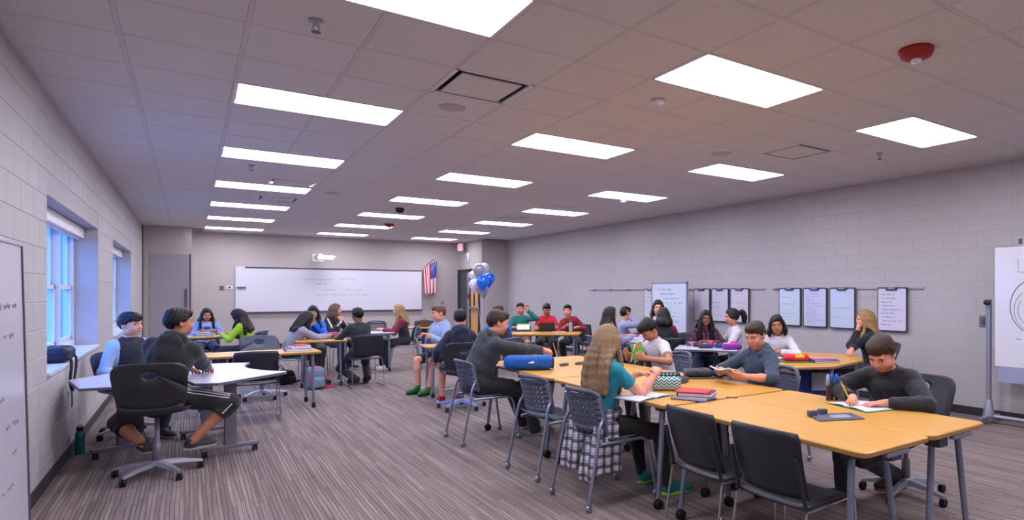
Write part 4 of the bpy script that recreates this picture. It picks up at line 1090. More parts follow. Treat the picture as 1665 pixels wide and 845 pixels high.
def hand_field(F, W, f, n, side, s, curl=25, spread=1.0, thumb=35, fist=False):
    """W wrist, f finger direction, n palm normal, side -1 left / +1 right"""
    f = nz(f); n = nz(np.asarray(n, float) - f * (np.asarray(n, float) @ f)); t = np.cross(n, f) * (-1 if side > 0 else 1)
    s = s * .94
    kn = [(.030, .082, .066), (.010, .087, .074), (-.010, .083, .069), (-.028, .075, .054)]
    tips = []
    F.cap(W - f * .02 * s, W + f * .03 * s, .023 * s, .024 * s, .02)
    for i, (o, ln, fl) in enumerate(kn):
        K = W + f * ln * s + t * o * s
        F.cap(W + f * .018 * s + t * o * .62 * s, K, .0135 * s, .0105 * s, .012)
        d = nz(f + t * o * 2.2 * spread); p = K; c = curl * (1 + .12 * i)
        for seg, L in enumerate((.46, .30, .24)):
            ax = np.cross(d, n); d = nz(rot(ax, c if seg else c * .8) @ d); q = p + d * fl * L * s
            F.cap(p, q, max((.0088 - .0007 * seg) * s, .85 * F.h), max((.0083 - .0008 * seg) * s, .85 * F.h), .0035); p = q
        tips.append(p)
    b = W + f * .022 * s + t * .020 * s; d = nz(f * .75 + t * math.sin(R(thumb)) * 1.1 + n * .35)
    m_ = b + d * .036 * s; F.cap(b, m_, .0135 * s, .0115 * s, .012)
    d2 = nz(d + n * .25 - t * .25 + f * .35); q = m_ + d2 * .030 * s; F.cap(m_, q, .0100 * s, .0090 * s, .004)
    d3 = nz(d2 + n * .15 - t * .3 + f * .2); F.cap(q, q + d3 * .024 * s, .0090 * s, .0075 * s, .004)
    return tips

def person(label, loc, face, s=1.0, hz=.53, lean=8, roll=0, twist=0, head=(0, 5, 0), LH=None, RH=None, lhand={}, rhand={}, LF=None, RF=None, lpole=None, rpole=None, lknee=None, rknee=None,
           skin='fair', hair=('short', 'dark'), top=None, sleeve='long', top2=None, bottom=None, legs='long', shoes=((.2, .2, .22), (.8, .8, .8)), hood=False, near=False, fat=0.0, socks=None, smile=0.0, brow=True, extra=None, name='person', hem=.10, neck=0):
    """seated figure: local x right, y forward, z up; face = world direction in degrees (0 = +X, 90 = +Y)"""
    h = .0051 if near else .0082
    S_ = s; fw = lambda v: np.asarray(v, float)
    P = fw((0, 0, hz)); Rm = rot((0, 1, 0), roll) @ rot((1, 0, 0), -lean)
    up = Rm @ fw((0, 0, 1)); sp = .405 * S_
    Mid = P + (rot((0, 1, 0), roll * .6) @ rot((1, 0, 0), -lean * .55)) @ fw((0, -.012, sp * .5)); C = Mid + up * sp * .5
    Rs = rot(up, -twist) @ Rm
    rt, fd = Rs @ fw((1, 0, 0)), Rs @ fw((0, 1, 0))
    wS = (.136 + fat * .35) * S_
    sh = {-1: C - rt * wS - up * .012, 1: C + rt * wS - up * .012}
    NB = C + up * .045 * S_ - fd * .012
    yaw, pit, rl = head
    HM = rot((0, 0, 1), -yaw) @ rot((1, 0, 0), -pit) @ rot((0, 1, 0), rl)
    nd = nz(up * .55 + fw((0, 0, .45)) + HM[:, 1] * .12 + (0, neck, 0))
    hs = s * 1.03
    HC = NB + nd * .088 * S_ + HM @ fw((0, .014, .066)) * S_
    lim = dict(ua=.262 * S_, fa=.232 * S_, th=.40 * S_, sn=.385 * S_)
    tg = {-1: LH if LH is not None else (-.12, .30, hz + .12), 1: RH if RH is not None else (.12, .30, hz + .12)}
    pol = {-1: lpole or (-.6, -.5, -.6), 1: rpole or (.6, -.5, -.6)}
    el, wr_ = {}, {}
    for q in (-1, 1): el[q], wr_[q] = ik(sh[q], tg[q], lim['ua'], lim['fa'], pol[q])
    ft = {-1: LF or (-.11, .42, 0), 1: RF or (.11, .42, 0)}; kp = {-1: lknee or (-.15, .6, .8), 1: rknee or (.15, .6, .8)}
    hp, kn_, an = {}, {}, {}
    for q in (-1, 1):
        hp[q] = P + fw((q * .085 * S_, .0, -.01)); a_ = fw(ft[q]) + (0, -.05, .085)
        kn_[q], an[q] = ik(hp[q], a_, lim['th'], lim['sn'], kp[q])
    allp = np.array([P, C, HC, *sh.values(), *el.values(), *wr_.values(), *kn_.values(), *an.values(), *[fw(v) for v in ft.values()]])
    lo, hi = allp.min(0) - .24, allp.max(0) + .26; lo[2] = max(lo[2], -.02)
    # ---- body
    F = Field(lo, hi, h)
    fa = fat
    def torso(F, g, k=.05):
        F.ell(P + (0, -.01, .02), fw((.145 + fa, .105 + fa, .10)) * S_ + g, rot((1, 0, 0), -lean * .3), k)
        F.ell(Mid - up * .05, fw((.120 + fa * 1.2, .092 + fa * 1.2, .135)) * S_ + g, Rm, k)
        F.ell(C - up * .10 * S_, fw((.142 + fa, .098 + fa, .145)) * S_ + g, Rs, k)
        F.cap(sh[-1] - up * .02 + rt * .02, sh[1] - up * .02 - rt * .02, .047 * S_ + g, None, k)
    torso(F, -.006)
    F.cap(NB - up * .06, HC - HM @ fw((0, .022, .045)) * hs, .047 * S_, .041 * S_, .03)
    F.cap(NB - up * .01, sh[-1] * .62 + NB * .38, .042 * S_, .034 * S_, .03); F.cap(NB - up * .01, sh[1] * .62 + NB * .38, .042 * S_, .034 * S_, .03)
    head_field(F, HC, HM, hs)
    for q in (-1, 1):
        F.cap(sh[q], el[q], (.041 + fa * .3) * S_, (.034 + fa * .2) * S_, .03); F.cap(el[q], el[q] * .62 + wr_[q] * .38, .035 * S_, .034 * S_, .02); F.cap(el[q] * .62 + wr_[q] * .38, wr_[q], .034 * S_, .0235 * S_, .02)
        hd = lhand if q < 0 else rhand; fdir = nz(wr_[q] - el[q])
        hand_field(F, wr_[q] + fdir * .008, hd.get('f', fdir), hd.get('n', (0, 0, -1)), q, S_, hd.get('curl', 22), hd.get('spread', 1), hd.get('thumb', 35))
        F.cap(hp[q], kn_[q], (.072 + fa * .4) * S_, .050 * S_, .03); F.cap(kn_[q], kn_[q] * .65 + an[q] * .35, .050 * S_, .050 * S_, .02); F.cap(kn_[q] * .65 + an[q] * .35, an[q], .048 * S_, .032 * S_, .02)
        Mf_ = rot((0, 0, 1), -math.degrees(math.atan2(kn_[q][0] - hp[q][0], max(kn_[q][1] - hp[q][1], .05))) * .6); F.ell(fw(ft[q]) + Mf_ @ fw((0, .035, .040)), (.026, .075, .022), Mf_, .02)
    bV, bQ = F.mesh(); bV = smooth_v(bV, bQ, 1, .4)
    root = thing(name, label, 'person', (loc[0], loc[1], 0), R(face - 90), None)
    # ---- eyes, brows, lips
    SY = lambda x, z: F.out(HC + HM @ (fw((x, 0, z)) * hs), HM[:, 1], .13 * hs)
    m_eye = mat('eye_white', (.86, .84, .83), .25); m_iris = mat('eye_iris', (.10, .065, .05), .2)
    for x in (-1, 1):
        c = SY(x * .031, .003); e_ = MB(); Ml = Matrix(HM.tolist())
        eo = MB().ball(c - HM[:, 1] * .0075 * hs, (.0138 * hs, .0095 * hs, .0068 * hs), 10, M=Ml).build('eye', m_eye, root)
        MB().ball(c - HM[:, 1] * .0014 * hs, (.0066 * hs, .0052 * hs, .0066 * hs), 8, M=Ml).build('iris', m_iris, eo)
        MB().tube([Vector(c + HM @ (fw((u, .0018 - 9 * u * u, .0066 - 16 * u * u)) * hs)) for u in (-.0145, -.008, 0, .008, .0145)], .0016 * hs, 5).build('lashes', m_iris, eo)
    if brow:
        for x in (-1, 1):
            pts = [SY(x * u, .0215 + .004 * math.sin((u - .014) / .034 * 3.1)) + HM[:, 1] * .001 for u in (.014, .022, .031, .040, .048)]
            MB().tube([Vector(p) for p in pts], [.0022 * hs, .0034 * hs, .0036 * hs, .003 * hs, .0012 * hs], 6).build('eyebrow', hair_mat(hair[1]), root)
    lp_ = [SY(u, -.0563 + smile * (abs(u) / .022) ** 1.5 * .007) + HM[:, 1] * .0005 for u in np.linspace(-.023, .023, 9)]
    lipc = tuple(np.array(SK[skin]) * (.86, .62, .62))
    MB().tube([Vector(p) for p in lp_], [.001 + .0052 * math.sin(math.pi * (i + .5) / 9) * hs for i in range(9)], 6).build('lips', mat('lips_' + skin, lipc, .4), root)
    if smile > .8:
        MB().tube([Vector(p) + Vector(HM[:, 1]) * .0042 for p in lp_[1:-1]], [.0022 * hs] * 7, 6).build('teeth', m_eye, root)
    # ---- top
    hc = h * 1.55; tops = {}
    if top is not None:
        Ft = Field(lo, hi, hc); g = .008
        torso(Ft, g); 
        Ft.cap(NB - up * .02, sh[-1] * .7 + NB * .3, .046 * S_ + g * .6, .046 * S_ + g, .03); Ft.cap(NB - up * .02, sh[1] * .7 + NB * .3, .046 * S_ + g * .6, .046 * S_ + g, .03)
        for q in (-1, 1):
            g2 = g + (.004 if sleeve == 'long' else 0)
            if sleeve == 'long':
                Ft.cap(sh[q], el[q], (.044 + fa * .3) * S_ + g2, (.036 + fa * .2) * S_ + g2, .03); Ft.cap(el[q], wr_[q] * .93 + el[q] * .07, .040 * S_ + g2, .026 * S_ + g2, .02, flat=True)
            elif sleeve == 'elbow':
                Ft.cap(sh[q], el[q], (.050 + fa * .3) * S_ + g2, .046 * S_ + g2, .035); Ft.cap(el[q], el[q] * .80 + wr_[q] * .20, .046 * S_ + g2, .044 * S_ + g2, .02, flat=True)
            else:
                Ft.cap(sh[q], sh[q] * .42 + el[q] * .58, (.046 + fa * .3) * S_ + g2, .046 * S_ + g2, .03, flat=True)
        if hood:
            HB = NB + up * .012 * S_
            for a_ in np.linspace(-1, 1, 15):
                w_ = a_ * 2.35; pa = HB + rt * math.sin(w_) * .078 * S_ - fd * (math.cos(w_) * .082 - .012) * S_ + up * (.030 * math.cos(w_ * .75) - .012) * S_
                tp = 1 - .55 * abs(a_) ** 3; Ft.ell(pa, fw((.026, .026, .034)) * S_ * tp, None, .018)
            Ft.ell(NB - fd * .088 * S_ - up * .055 * S_, fw((.098, .030, .085)) * S_, Rs @ rot((1, 0, 0), 12), .03)
            Ft.ell(NB - fd * .100 * S_ - up * .125 * S_, fw((.050, .022, .050)) * S_, Rs, .03)
        else:
            Ft.cap(NB - up * .02, NB + nd * .022 * S_, .056 * S_ + .004, .052 * S_ + .004, .02, flat=True)
        # cut below the hem, and the neck hole
        if not hood: Ft.cap(NB + nd * .012, HC, .0505 * S_, .05 * S_, .006, op='s')
        X, Y, Z = Ft.ax[0][:, None, None], Ft.ax[1][None, :, None], Ft.ax[2][None, None, :]
        Ft.F = np.maximum(Ft.F, (P[2] - hem + .25 * np.maximum(Y - P[1], 0)) - Z)
        Ft.noise(.0042, 8.0, sum(map(ord, label)) % 1000)
        V, Q = Ft.mesh(); V = smooth_v(V, Q, 1, .5)
        mi = None; mats_ = [top]
        if top2 is not None:      # sleeves (and shoulders) in a second colour
            cen = V[Q].mean(1); dA = np.full(len(cen), 9.)
            for q in (-1, 1):
                for a_, b_ in ((sh[q] * .92 + NB * .08, el[q]), (el[q], wr_[q])):
                    ba = b_ - a_; t = np.clip((cen - a_) @ ba / (ba @ ba), 0, 1); dA = np.minimum(dA, np.linalg.norm(cen - a_ - t[:, None] * ba, axis=1))
            dT = np.abs((cen - C) @ rt); mi = ((dA < .078 * S_) & (dT > .105 * S_)).astype(int); mats_ = [top, top2]
        obj('top', mesh_np('top', V, Q, mats_, mi), root); tops['top'] = Ft
    # ---- trousers / shorts
    if bottom is not None:
        lo2, hi2 = lo.copy(), hi.copy(); hi2[2] = P[2] + .2
        Fp = Field(lo2, hi2, hc); g = .010 if legs != 'tight' else .002
        Fp.ell(P + (0, -.01, .01), fw((.150 + fa, .110 + fa, .095)) * S_ + g, None, .04)
        for q in (-1, 1):
            Fp.cap(hp[q], kn_[q], (.076 + fa * .4) * S_ + g, (.055 + fa * .1) * S_ + g, .035)
            if legs in ('long', 'tight'):
                if legs == 'long': Fp.cap(kn_[q], an[q] + (an[q] - kn_[q]) * .10, .053 * S_ + g, .043 * S_ + g, .02, flat=True)
                else:
                    mq = kn_[q] * .62 + an[q] * .38; Fp.cap(kn_[q], mq, .055 * S_, .056 * S_, .02); Fp.cap(mq, an[q] + (an[q] - kn_[q]) * .03, .055 * S_, .040 * S_, .02, flat=True)
            elif legs == 'knee':
                Fp.cap(kn_[q], kn_[q] * .70 + an[q] * .30, .060 * S_ + g, .062 * S_ + g, .02, flat=True)
            else:
                pass
        if legs == 'short':
            for q in (-1, 1):
                d_ = nz(kn_[q] - hp[q]); ce = hp[q] + (kn_[q] - hp[q]) * .86
                sl, Pp = Fp.win(kn_[q] - .2, kn_[q] + .2)
                if sl is not None:
                    pl = (Pp[0] - ce[0]) * d_[0] + (Pp[1] - ce[1]) * d_[1] + (Pp[2] - ce[2]) * d_[2]
                    nearq = np.sqrt((Pp[0] - kn_[q][0]) ** 2 + (Pp[1] - kn_[q][1]) ** 2 + (Pp[2] - kn_[q][2]) ** 2) - .14
                    Fp.F[sl] = np.maximum(Fp.F[sl], np.where(nearq < .02, pl, -1))
        X, Y, Z = Fp.ax[0][:, None, None], Fp.ax[1][None, :, None], Fp.ax[2][None, None, :]
        Fp.F = np.maximum(Fp.F, Z - (P[2] + .085))
        if legs != 'tight': Fp.noise(.005, 7, sum(map(ord, label)) % 997 + 3)
        V, Q = Fp.mesh(); V = smooth_v(V, Q, 1, .5)
        obj('trousers' if legs in ('long', 'tight') else 'shorts', mesh_np('trousers', V, Q, bottom), root); tops['bottom'] = Fp
    obj('body', covered_mesh(bV, bQ, h, [t for t in tops.values()], skin_mat(skin)), root)
    # ---- shoes: upper with a sole of its own
    up_c, so_c = shoes
    mu = mat('shoe_%02x%02x%02x' % tuple(int(v * 255) for v in up_c), up_c, .6, bump=.1, bscale=200); ms_ = mat('sole_%02x%02x%02x' % tuple(int(v * 255) for v in so_c), so_c, .6)
    for q in (-1, 1):
        ftq = fw(ft[q]); ad = an[q] - kn_[q]; yawf = math.degrees(math.atan2(kn_[q][0] - hp[q][0], max(kn_[q][1] - hp[q][1], .05))) * .6
        Mf = rot((0, 0, 1), -yawf); pitchf = 0
        Fs = Field(ftq - (.2, .2, .03), ftq + (.2, .25, .2), .008 if near else .012)
        c_ = ftq + Mf @ fw((0, .02, 0))
        Fs.ell(c_ + Mf @ fw((0, .075, .040)), (.044, .080, .040), Mf, .03); Fs.ell(c_ + Mf @ fw((0, -.035, .050)), (.037, .062, .050), Mf, .03)
        Fs.cap(c_ + Mf @ fw((0, -.048, .05)), an[q] + (0, 0, .03), .043, .043, .02, flat=True)
        Fs.F = np.maximum(Fs.F, .018 + ftq[2] - Fs.ax[2][None, None, :])
        V, Q = Fs.mesh(); V = smooth_v(V, Q, 1, .5)
        so = obj('shoe', mesh_np('shoe', V, Q, mu), root)
        ol = []
        for a_ in np.linspace(0, 2 * math.pi, 20, endpoint=False):
            y = math.cos(a_); x = math.sin(a_); wd = .045 + .007 * y; p = c_ + Mf @ fw((x * wd, .020 + y * .130, 0)); ol.append((p[0], p[1]))
        MB().prism(ol[::-1], ftq[2] + .002, ftq[2] + .026, bev=.005).build('sole', ms_, so)
        if socks is not None:
            MB().tube([tuple(an[q] * 1.0), tuple(an[q] * .94 + kn_[q] * .06)], [.038 * S_, .038 * S_], 12).build('sock', socks, root)
    # ---- hair
    hair_build(root, hair, HC, HM, hs, h, NB, fd, rt, tops.get('top'))
    J = dict(P=P, C=C, HC=HC, HM=HM, NB=NB, sh=sh, el=el, wr=wr_, kn=kn_, an=an, hp=hp, root=root, F=F, tops=tops, rt=rt, fd=fd, up=up, s=s)
    if extra: extra(J)
    return J

def hair_build(root, hair, HC, HM, hs, h, NB, fd, rt, topF):
    style, colr = hair[0], hair[1]; opt = hair[2] if len(hair) > 2 else {}
    T = lambda p: HC + HM @ (np.array(p, float) * hs)
    hh = h * 1.0; L = opt.get('len', .30)
    lo = HC - (.24, .24, .16 + (L + .05 if style in ('long', 'pony', 'bob') else 0)); hi = HC + (.24, .24, .2)
    F = Field(lo, hi, hh)
    if style == 'short':
        ys = [-.12, -.075, -.045, -.010, .015, .045, .070, .11]; zs = opt.get('line', [-.062, -.052, -.008, .002, .020, .055, .066, .068])
        th = opt.get('thick', .0085)
    else:
        ys = [-.12, -.06, -.02, .012, .035, .060, .075, .11]; zs = opt.get('line', [-.085, -.075, -.050, -.03, .010, .055, .074, .076])
        th = opt.get('thick', .010)
    def cut(x, y, z):
        yy = np.broadcast_to(y / hs, np.broadcast(x, y, z).shape); jag = .006 * np.sin(x / hs * 175 + 40 * y / hs) + .004 * np.sin(x / hs * 390 + 1.3) + .004 * np.sin(y / hs * 240) if style == 'short' else 0
        return (np.interp(yy, ys, zs) + jag - .014 - z / hs + 0 * x) * hs * .8
    c0 = np.array((0, -.014, .026)); 
    F.ell(T(c0), np.array((.072 + th, .090 + th, .082 + th * 1.15)) * hs, HM, .0, cut=lambda x, y, z: cut(x, y - .014 * hs, z + .026 * hs))
    if style == 'short':
        top_ = opt.get('top', .012); sw = opt.get('sweep', .0)
        F.ell(T((sw, .030, .078)), np.array((.060, .062, .026 + top_)) * hs, HM, .02 * hs)
        F.ell(T((0, -.03, .072)), np.array((.066, .066, .040)) * hs, HM, .02 * hs)
        fr_ = opt.get('fringe', 0)
        if fr_:
            for x in np.linspace(-.05, .045, 7): F.cap(T((x * .8, .065, .085)), T((x + .012, .094 - abs(x) * .35, .060 - fr_ * (1 - 5 * abs(x)))), .013 * hs, .006 * hs, .010 * hs)
    if style in ('long', 'bob', 'pony', 'bun'):
        for sx in (-1, 1):      # swept over the temples from the parting
            for k_ in range(4):
                F.cap(T((sx * .016 + opt.get('part', 0), .056 - .022 * k_, .086 + .006 * k_)), T((sx * .072, .040 - .024 * k_, .012 - .01 * k_)), .0145 * hs, .014 * hs, .018 * hs)
    if style in ('long', 'bob'):
        rr = np.random.RandomState(opt.get('seed', 3)); n = 23; front = opt.get('front', 62)
        for i in range(n):
            a_ = R(front + (360 - 2 * front) * i / (n - 1)); dx, dy = math.sin(a_), math.cos(a_)
            p0 = T((dx * .070, dy * .086 - .012, .02)); p1 = T((dx * .083, dy * .098 - .014, -.045))
            sd = 1 if dx > 0 else -1
            dn = np.array((0, 0, -1.0)); out_ = HM @ np.array((dx, dy, 0)); out_[2] = 0; out_ = nz(out_)
            back = -np.asarray(fd)
            ll = L * (1 - .12 * rr.rand()) * (opt.get('front_len', 1) if abs(math.degrees(a_) - 180) > 80 else 1)
            fl_ = opt.get('fall', np.zeros(3))
            p2 = p1 + dn * ll * .42 + out_ * (.018 + .01 * rr.rand() + opt.get('wave', 0) * rr.normal()) + back * (.015 + opt.get('wave', 0) * rr.rand()) + np.asarray(fl_) * .5
            p3 = p1 + dn * ll + out_ * (.012 + .02 * rr.rand()) + back * .03 + np.asarray(fl_) + rr.normal(size=3) * .006
            pd = nz(out_ * .25 + back) if abs(math.degrees(a_) - 180) < opt.get('behind', 100) else nz(out_ * .2 - back)
            if topF is not None:    # lie on the shoulders instead of sinking in
                for pp in (p2, p3):
                    for _ in range(22):
                        if (pp > topF.lo).all() and (pp < topF.lo + topF.h * (np.array(topF.F.shape) - 2)).all() and topF.sample(pp) < .016: pp += pd * .008 + np.array((0, 0, .001))
                        else: break
            pts = crv([p0, p1, p2, p3], 3)
            for j in range(len(pts) - 1):
                t0, t1 = j / (len(pts) - 1), (j + 1) / (len(pts) - 1)
                F.cap(np.array(pts[j]), np.array(pts[j + 1]), (.021 - .008 * t0) * hs, (.021 - .008 * t1) * hs, .014)
    if style == 'pony':
        b0 = T((0, -.10, opt.get('ph', .03))); tl = [b0, b0 + HM[:, 1] * -.05 + (0, 0, .012), b0 + HM[:, 1] * -.085 + (0, 0, -.06), b0 + HM[:, 1] * -.08 + (0, 0, -L)]
        pts = crv(tl, 4)
        for j in range(len(pts) - 1):
            t = j / (len(pts) - 1); F.cap(np.array(pts[j]), np.array(pts[j + 1]), (.020 + .020 * math.sin(t * 2.6)) * hs, (.020 + .020 * math.sin((t + .08) * 2.6)) * hs, .008)
    if style == 'bun': F.ell(T((0, -.10, .055)), (.042, .038, .042), None, .01)
    # strand relief running down the head
    idx = np.nonzero(np.abs(F.F) < .02)
    if len(idx[0]):
        p = (np.stack([F.ax[i][idx[i]] for i in range(3)], 1) - HC) @ HM / hs
        an_ = np.arctan2(p[:, 0], p[:, 1] + .012)
        if style == 'short': v = np.sin(p[:, 0] * 330 + 60 * p[:, 1] + 3 * np.sin(p[:, 2] * 70)) * .5 + np.sin(p[:, 1] * 210 + p[:, 0] * 130 + 2 * np.sin(p[:, 2] * 50)) * .5
        else: v = np.sin(an_ * 23 + .9 * np.sin(p[:, 2] * 13)) * .6 + np.sin(an_ * 41 + .8 * np.sin(p[:, 2] * 17 + 1)) * .4
        F.F[idx] += .0028 * v
    V, Q = F.mesh()
    if len(Q):
        V = smooth_v(V, Q, 1, .35)
        ho = obj('hair', mesh_np('hair', V, Q, hair_mat(colr)), root)
        if style == 'pony': MB().lathe([(.018, -.008), (.024, 0), (.018, .008)], tuple(T((0, -.105, opt.get('ph', .03)))), 10, M=RX(90)).build('hair_tie', mat('hair_tie', (.75, .70, .74), .5), ho)
# ================================================================= WHO SITS WHERE
def away(px): x, y = D(px, 1); return math.degrees(math.atan2(y, x))
def toward(px): return away(px) + 180
def rightw(px): return away(px) - 90
def leftw(px): return away(px) + 90
def L_(loc, face, p):
    """world point -> the sitter's own frame"""
    dx, dy = p[0] - loc[0], p[1] - loc[1]; c, s_ = math.cos(R(face)), math.sin(R(face))
    return (dx * s_ - dy * c, dx * c + dy * s_, p[2])
def atY(px, py, Y): x, d = wall_y(px, Y); return (x, Y, zat(py, d))
def atX(px, py, X): y, d = wall_x(px, X); return (X, y, zat(py, d))
def atD(px, py, d): x, y = D(px, d); return (x, y, zat(py, d))
def on(px, py, z=TZ): x, y = G(px, py, z); return (x, y, z)
black = cloth_mat('black', (.13, .13, .15)); charcoal = cloth_mat('charcoal', (.20, .215, .235)); blackp = cloth_mat('black_trouser', (.13, .13, .15))
navy = cloth_mat('navy', (.10, .115, .21)); slate = cloth_mat('slate', (.20, .255, .33)); denim = cloth_mat('denim', (.18, .24, .38))
white = cloth_mat('white', (.80, .79, .82)); teal = cloth_mat('teal', (.08, .50, .56)); lime = cloth_mat('lime', (.62, .78, .12)); greyk = cloth_mat('grey_knit', (.56, .56, .63), bump=.25)
blue = cloth_mat('bright_blue', (.05, .36, .80)); maroon = cloth_mat('maroon', (.46, .07, .20)); lightblue = cloth_mat('light_blue', (.55, .63, .76)); red = cloth_mat('red', (.78, .12, .20)); dred = cloth_mat('dark_red', (.55, .10, .13))
tealg = cloth_mat('teal_green', (.10, .42, .40)); lav = cloth_mat('lavender', (.55, .55, .68)); khaki = cloth_mat('khaki', (.45, .36, .28)); dnavy = cloth_mat('dark_navy', (.075, .085, .14))
rag_sleeve = cloth_mat('raglan_sleeve', (.60, .68, .82)); legg = cloth_mat('leggings', (.10, .085, .085))

def plaid(name, scale, base, cols):
    m = bpy.data.materials.new(name); m.use_nodes = True; nt = m.node_tree; b = nt.nodes['Principled BSDF']; b.inputs['Roughness'].default_value = .9
    tc = nt.nodes.new('ShaderNodeTexCoord'); prev = None
    def stripes(axis, freq, width, off):
        sx = nt.nodes.new('ShaderNodeSeparateXYZ'); nt.links.new(tc.outputs['Object'], sx.inputs[0])
        a = nt.nodes.new('ShaderNodeMath'); a.operation = 'MULTIPLY_ADD'; a.inputs[1].default_value = freq; a.inputs[2].default_value = off
        if axis == 'xy':
            ad = nt.nodes.new('ShaderNodeMath'); ad.operation = 'ADD'; nt.links.new(sx.outputs[0], ad.inputs[0]); nt.links.new(sx.outputs[1], ad.inputs[1]); nt.links.new(ad.outputs[0], a.inputs[0])
        else: nt.links.new(sx.outputs[axis], a.inputs[0])
        fr_ = nt.nodes.new('ShaderNodeMath'); fr_.operation = 'FRACT'; nt.links.new(a.outputs[0], fr_.inputs[0])
        lt = nt.nodes.new('ShaderNodeMath'); lt.operation = 'LESS_THAN'; lt.inputs[1].default_value = width; nt.links.new(fr_.outputs[0], lt.inputs[0]); return lt
    rgb = nt.nodes.new('ShaderNodeRGB'); rgb.outputs[0].default_value = (*lin(base), 1); prev = rgb.outputs[0]
    for axis, f_, w_, o_, c_ in cols:
        st = stripes(axis, f_ * scale, w_, o_); mx = nt.nodes.new('ShaderNodeMixRGB'); mx.inputs[2].default_value = (*lin(c_), 1)
        ml = nt.nodes.new('ShaderNodeMath'); ml.operation = 'MULTIPLY'; ml.inputs[1].default_value = .8; nt.links.new(st.outputs[0], ml.inputs[0])
        nt.links.new(ml.outputs[0], mx.inputs[0]); nt.links.new(prev, mx.inputs[1]); prev = mx.outputs[0]
    nt.links.new(prev, b.inputs['Base Color']); return m
flannel = plaid('flannel_plaid', 1, (.74, .72, .76), [('xy', 14, .34, 0, (.12, .12, .17)), (2, 14, .34, .2, (.12, .12, .17)), ('xy', 14, .06, .62, (.30, .30, .36)), (2, 14, .06, .72, (.30, .30, .36))])
plaid_pink = plaid('plaid_shirt', 1, (.20, .12, .18), [('xy', 16, .3, 0, (.50, .16, .32)), (2, 16, .25, .2, (.10, .08, .12))])

rest = dict(n=(0, 0, -1), curl=18); hold = dict(curl=48, thumb=20)
def stripes_on(J, which, a, b, dirs, r0, r1, m_, rr=.0045, name='stripe', n=12):
    """thin sewn stripes lying on the garment surface along a limb"""
    F = J['tops'][which]; a, b = np.array(a), np.array(b)
    for off in dirs:
        pts = []
        for t in np.linspace(r0, r1, n):
            p = F.out(a + (b - a) * t, off, .2); pts.append(Vector(p))
        MB().tube(pts, rr, 5).build(name, m_, J['root'])

# ---------- left group
b2loc, b2f = (-.20, 6.50), 74
swivel_chair('black swivel shell chair with oval hand hole under the boy in the hoodie', (-.22, 6.34), 82, spin=20, lift=.075, col=mat('charcoal_shell', (.19, .185, .205), .42, bump=.05, bscale=500))
def x2(J):
    q = 1; a, b = J['hp'][q], J['kn'][q]; ax = nz(b - a); o1 = nz(np.cross(ax, (0, 0, 1))); upv = nz(np.cross(o1, ax))
    ds = [nz(o1 * math.cos(R(t)) + upv * math.sin(R(t))) for t in (38, 56, 74)]
    stripes_on(J, 'bottom', a, b, ds, .22, .98, mat('stripe_white', (.82, .80, .84), .7), .006)
    b2 = J['an'][q]
    stripes_on(J, 'bottom', b, b2, [nz(o1 * .8 + np.array((0, 0, .1)) + ax * .3)], .02, .28, mat('stripe_white', (.82, .80, .84), .7), .006, n=5)
person('boy in black hoodie and striped black track pants, seen from behind on a swivel chair', b2loc, b2f, s=1.04, hz=.625, lean=18, roll=10, twist=0, head=(52, 0, 0), near=True, skin='tan', hair=('short', 'black', dict(top=.016, thick=.011)), top=black, hood=True, bottom=blackp, legs='knee',
       RH=L_(b2loc, b2f, (.13, 6.98, .79)), LH=L_(b2loc, b2f, (-.02, 6.98, .80)), rpole=(.35, -.2, -1), rhand=dict(n=(0, 0, -1), curl=30), lhand=rest,
       RF=L_(b2loc, b2f, (.03, 6.44, .155)), LF=L_(b2loc, b2f, (-.30, 6.52, .155)), rknee=(.9, .25, .95), lknee=(-.35, .5, .95), shoes=((.27, .25, .25), (.62, .60, .60)), fat=.026, extra=x2)
b1 = (-.50, 8.30)
swivel_chair('grey swivel chair under the boy in the raglan shirt', b1, -62, col=m_grayp, spin=10)
person('boy in black and pale blue raglan shirt leaning back by the window', b1, -64, s=1.05, lean=-6, head=(-26, 4, 4), skin='fair', hair=('short', 'black', dict(fringe=.018, thick=.013)), top=black, top2=rag_sleeve, bottom=charcoal, LH=(-.16, .20, .62), RH=(.14, .22, .62), shoes=((.25, .26, .28), (.6, .6, .6)), near=True)

# ---------- far left tables
p3 = D(335, 11.3)
person('girl with dark hair and a blue bow behind the book pile at the far left', p3, toward(335) + 4, s=.97, lean=22, head=(0, 14, 0), skin='tan', hair=('long', 'black', dict(len=.22, part=.012)), top=white, top2=cloth_mat('pale_blue', (.45, .55, .80)), bottom=denim, LH=(-.14, .34, TZ + .05), RH=(.12, .36, TZ + .05),
       extra=lambda J: MB().ball(tuple(J['NB'] + J['fd'] * .10 - np.array((0, 0, .06))), (.06, .03, .03), 10).build('bow', blue, J['root']), smile=.6)
p4_ = D(404, 10.75)
person('girl in lime green top with long dark hair hiding her face', p4_, leftw(404) - 25, s=.98, lean=16, roll=-6, head=(-8, 34, -12), skin='tan', hair=('long', 'dark', dict(len=.34, front=38, seed=5)), top=lime, bottom=blackp, LH=(-.16, .36, TZ + .04), RH=(.02, .38, TZ + .04))
p5_ = D(470, 9.75)
grey_chair('grey chair under the girl in the grey knit', p5_, rightw(470) + 10)
person('girl in grey knit sweater stretching her arms over the small table', p5_, rightw(470) + 10, s=1.0, lean=34, head=(-18, 24, 0), skin='brown', hair=('long', 'black', dict(len=.24, fall=(0, -.06, 0), seed=8)), top=greyk, bottom=blackp, RH=(.04, .60, TZ + .05), LH=(-.10, .58, TZ + .05), shoes=((.12, .12, .13), (.3, .3, .3)))
p6_ = D(509, 11.05)
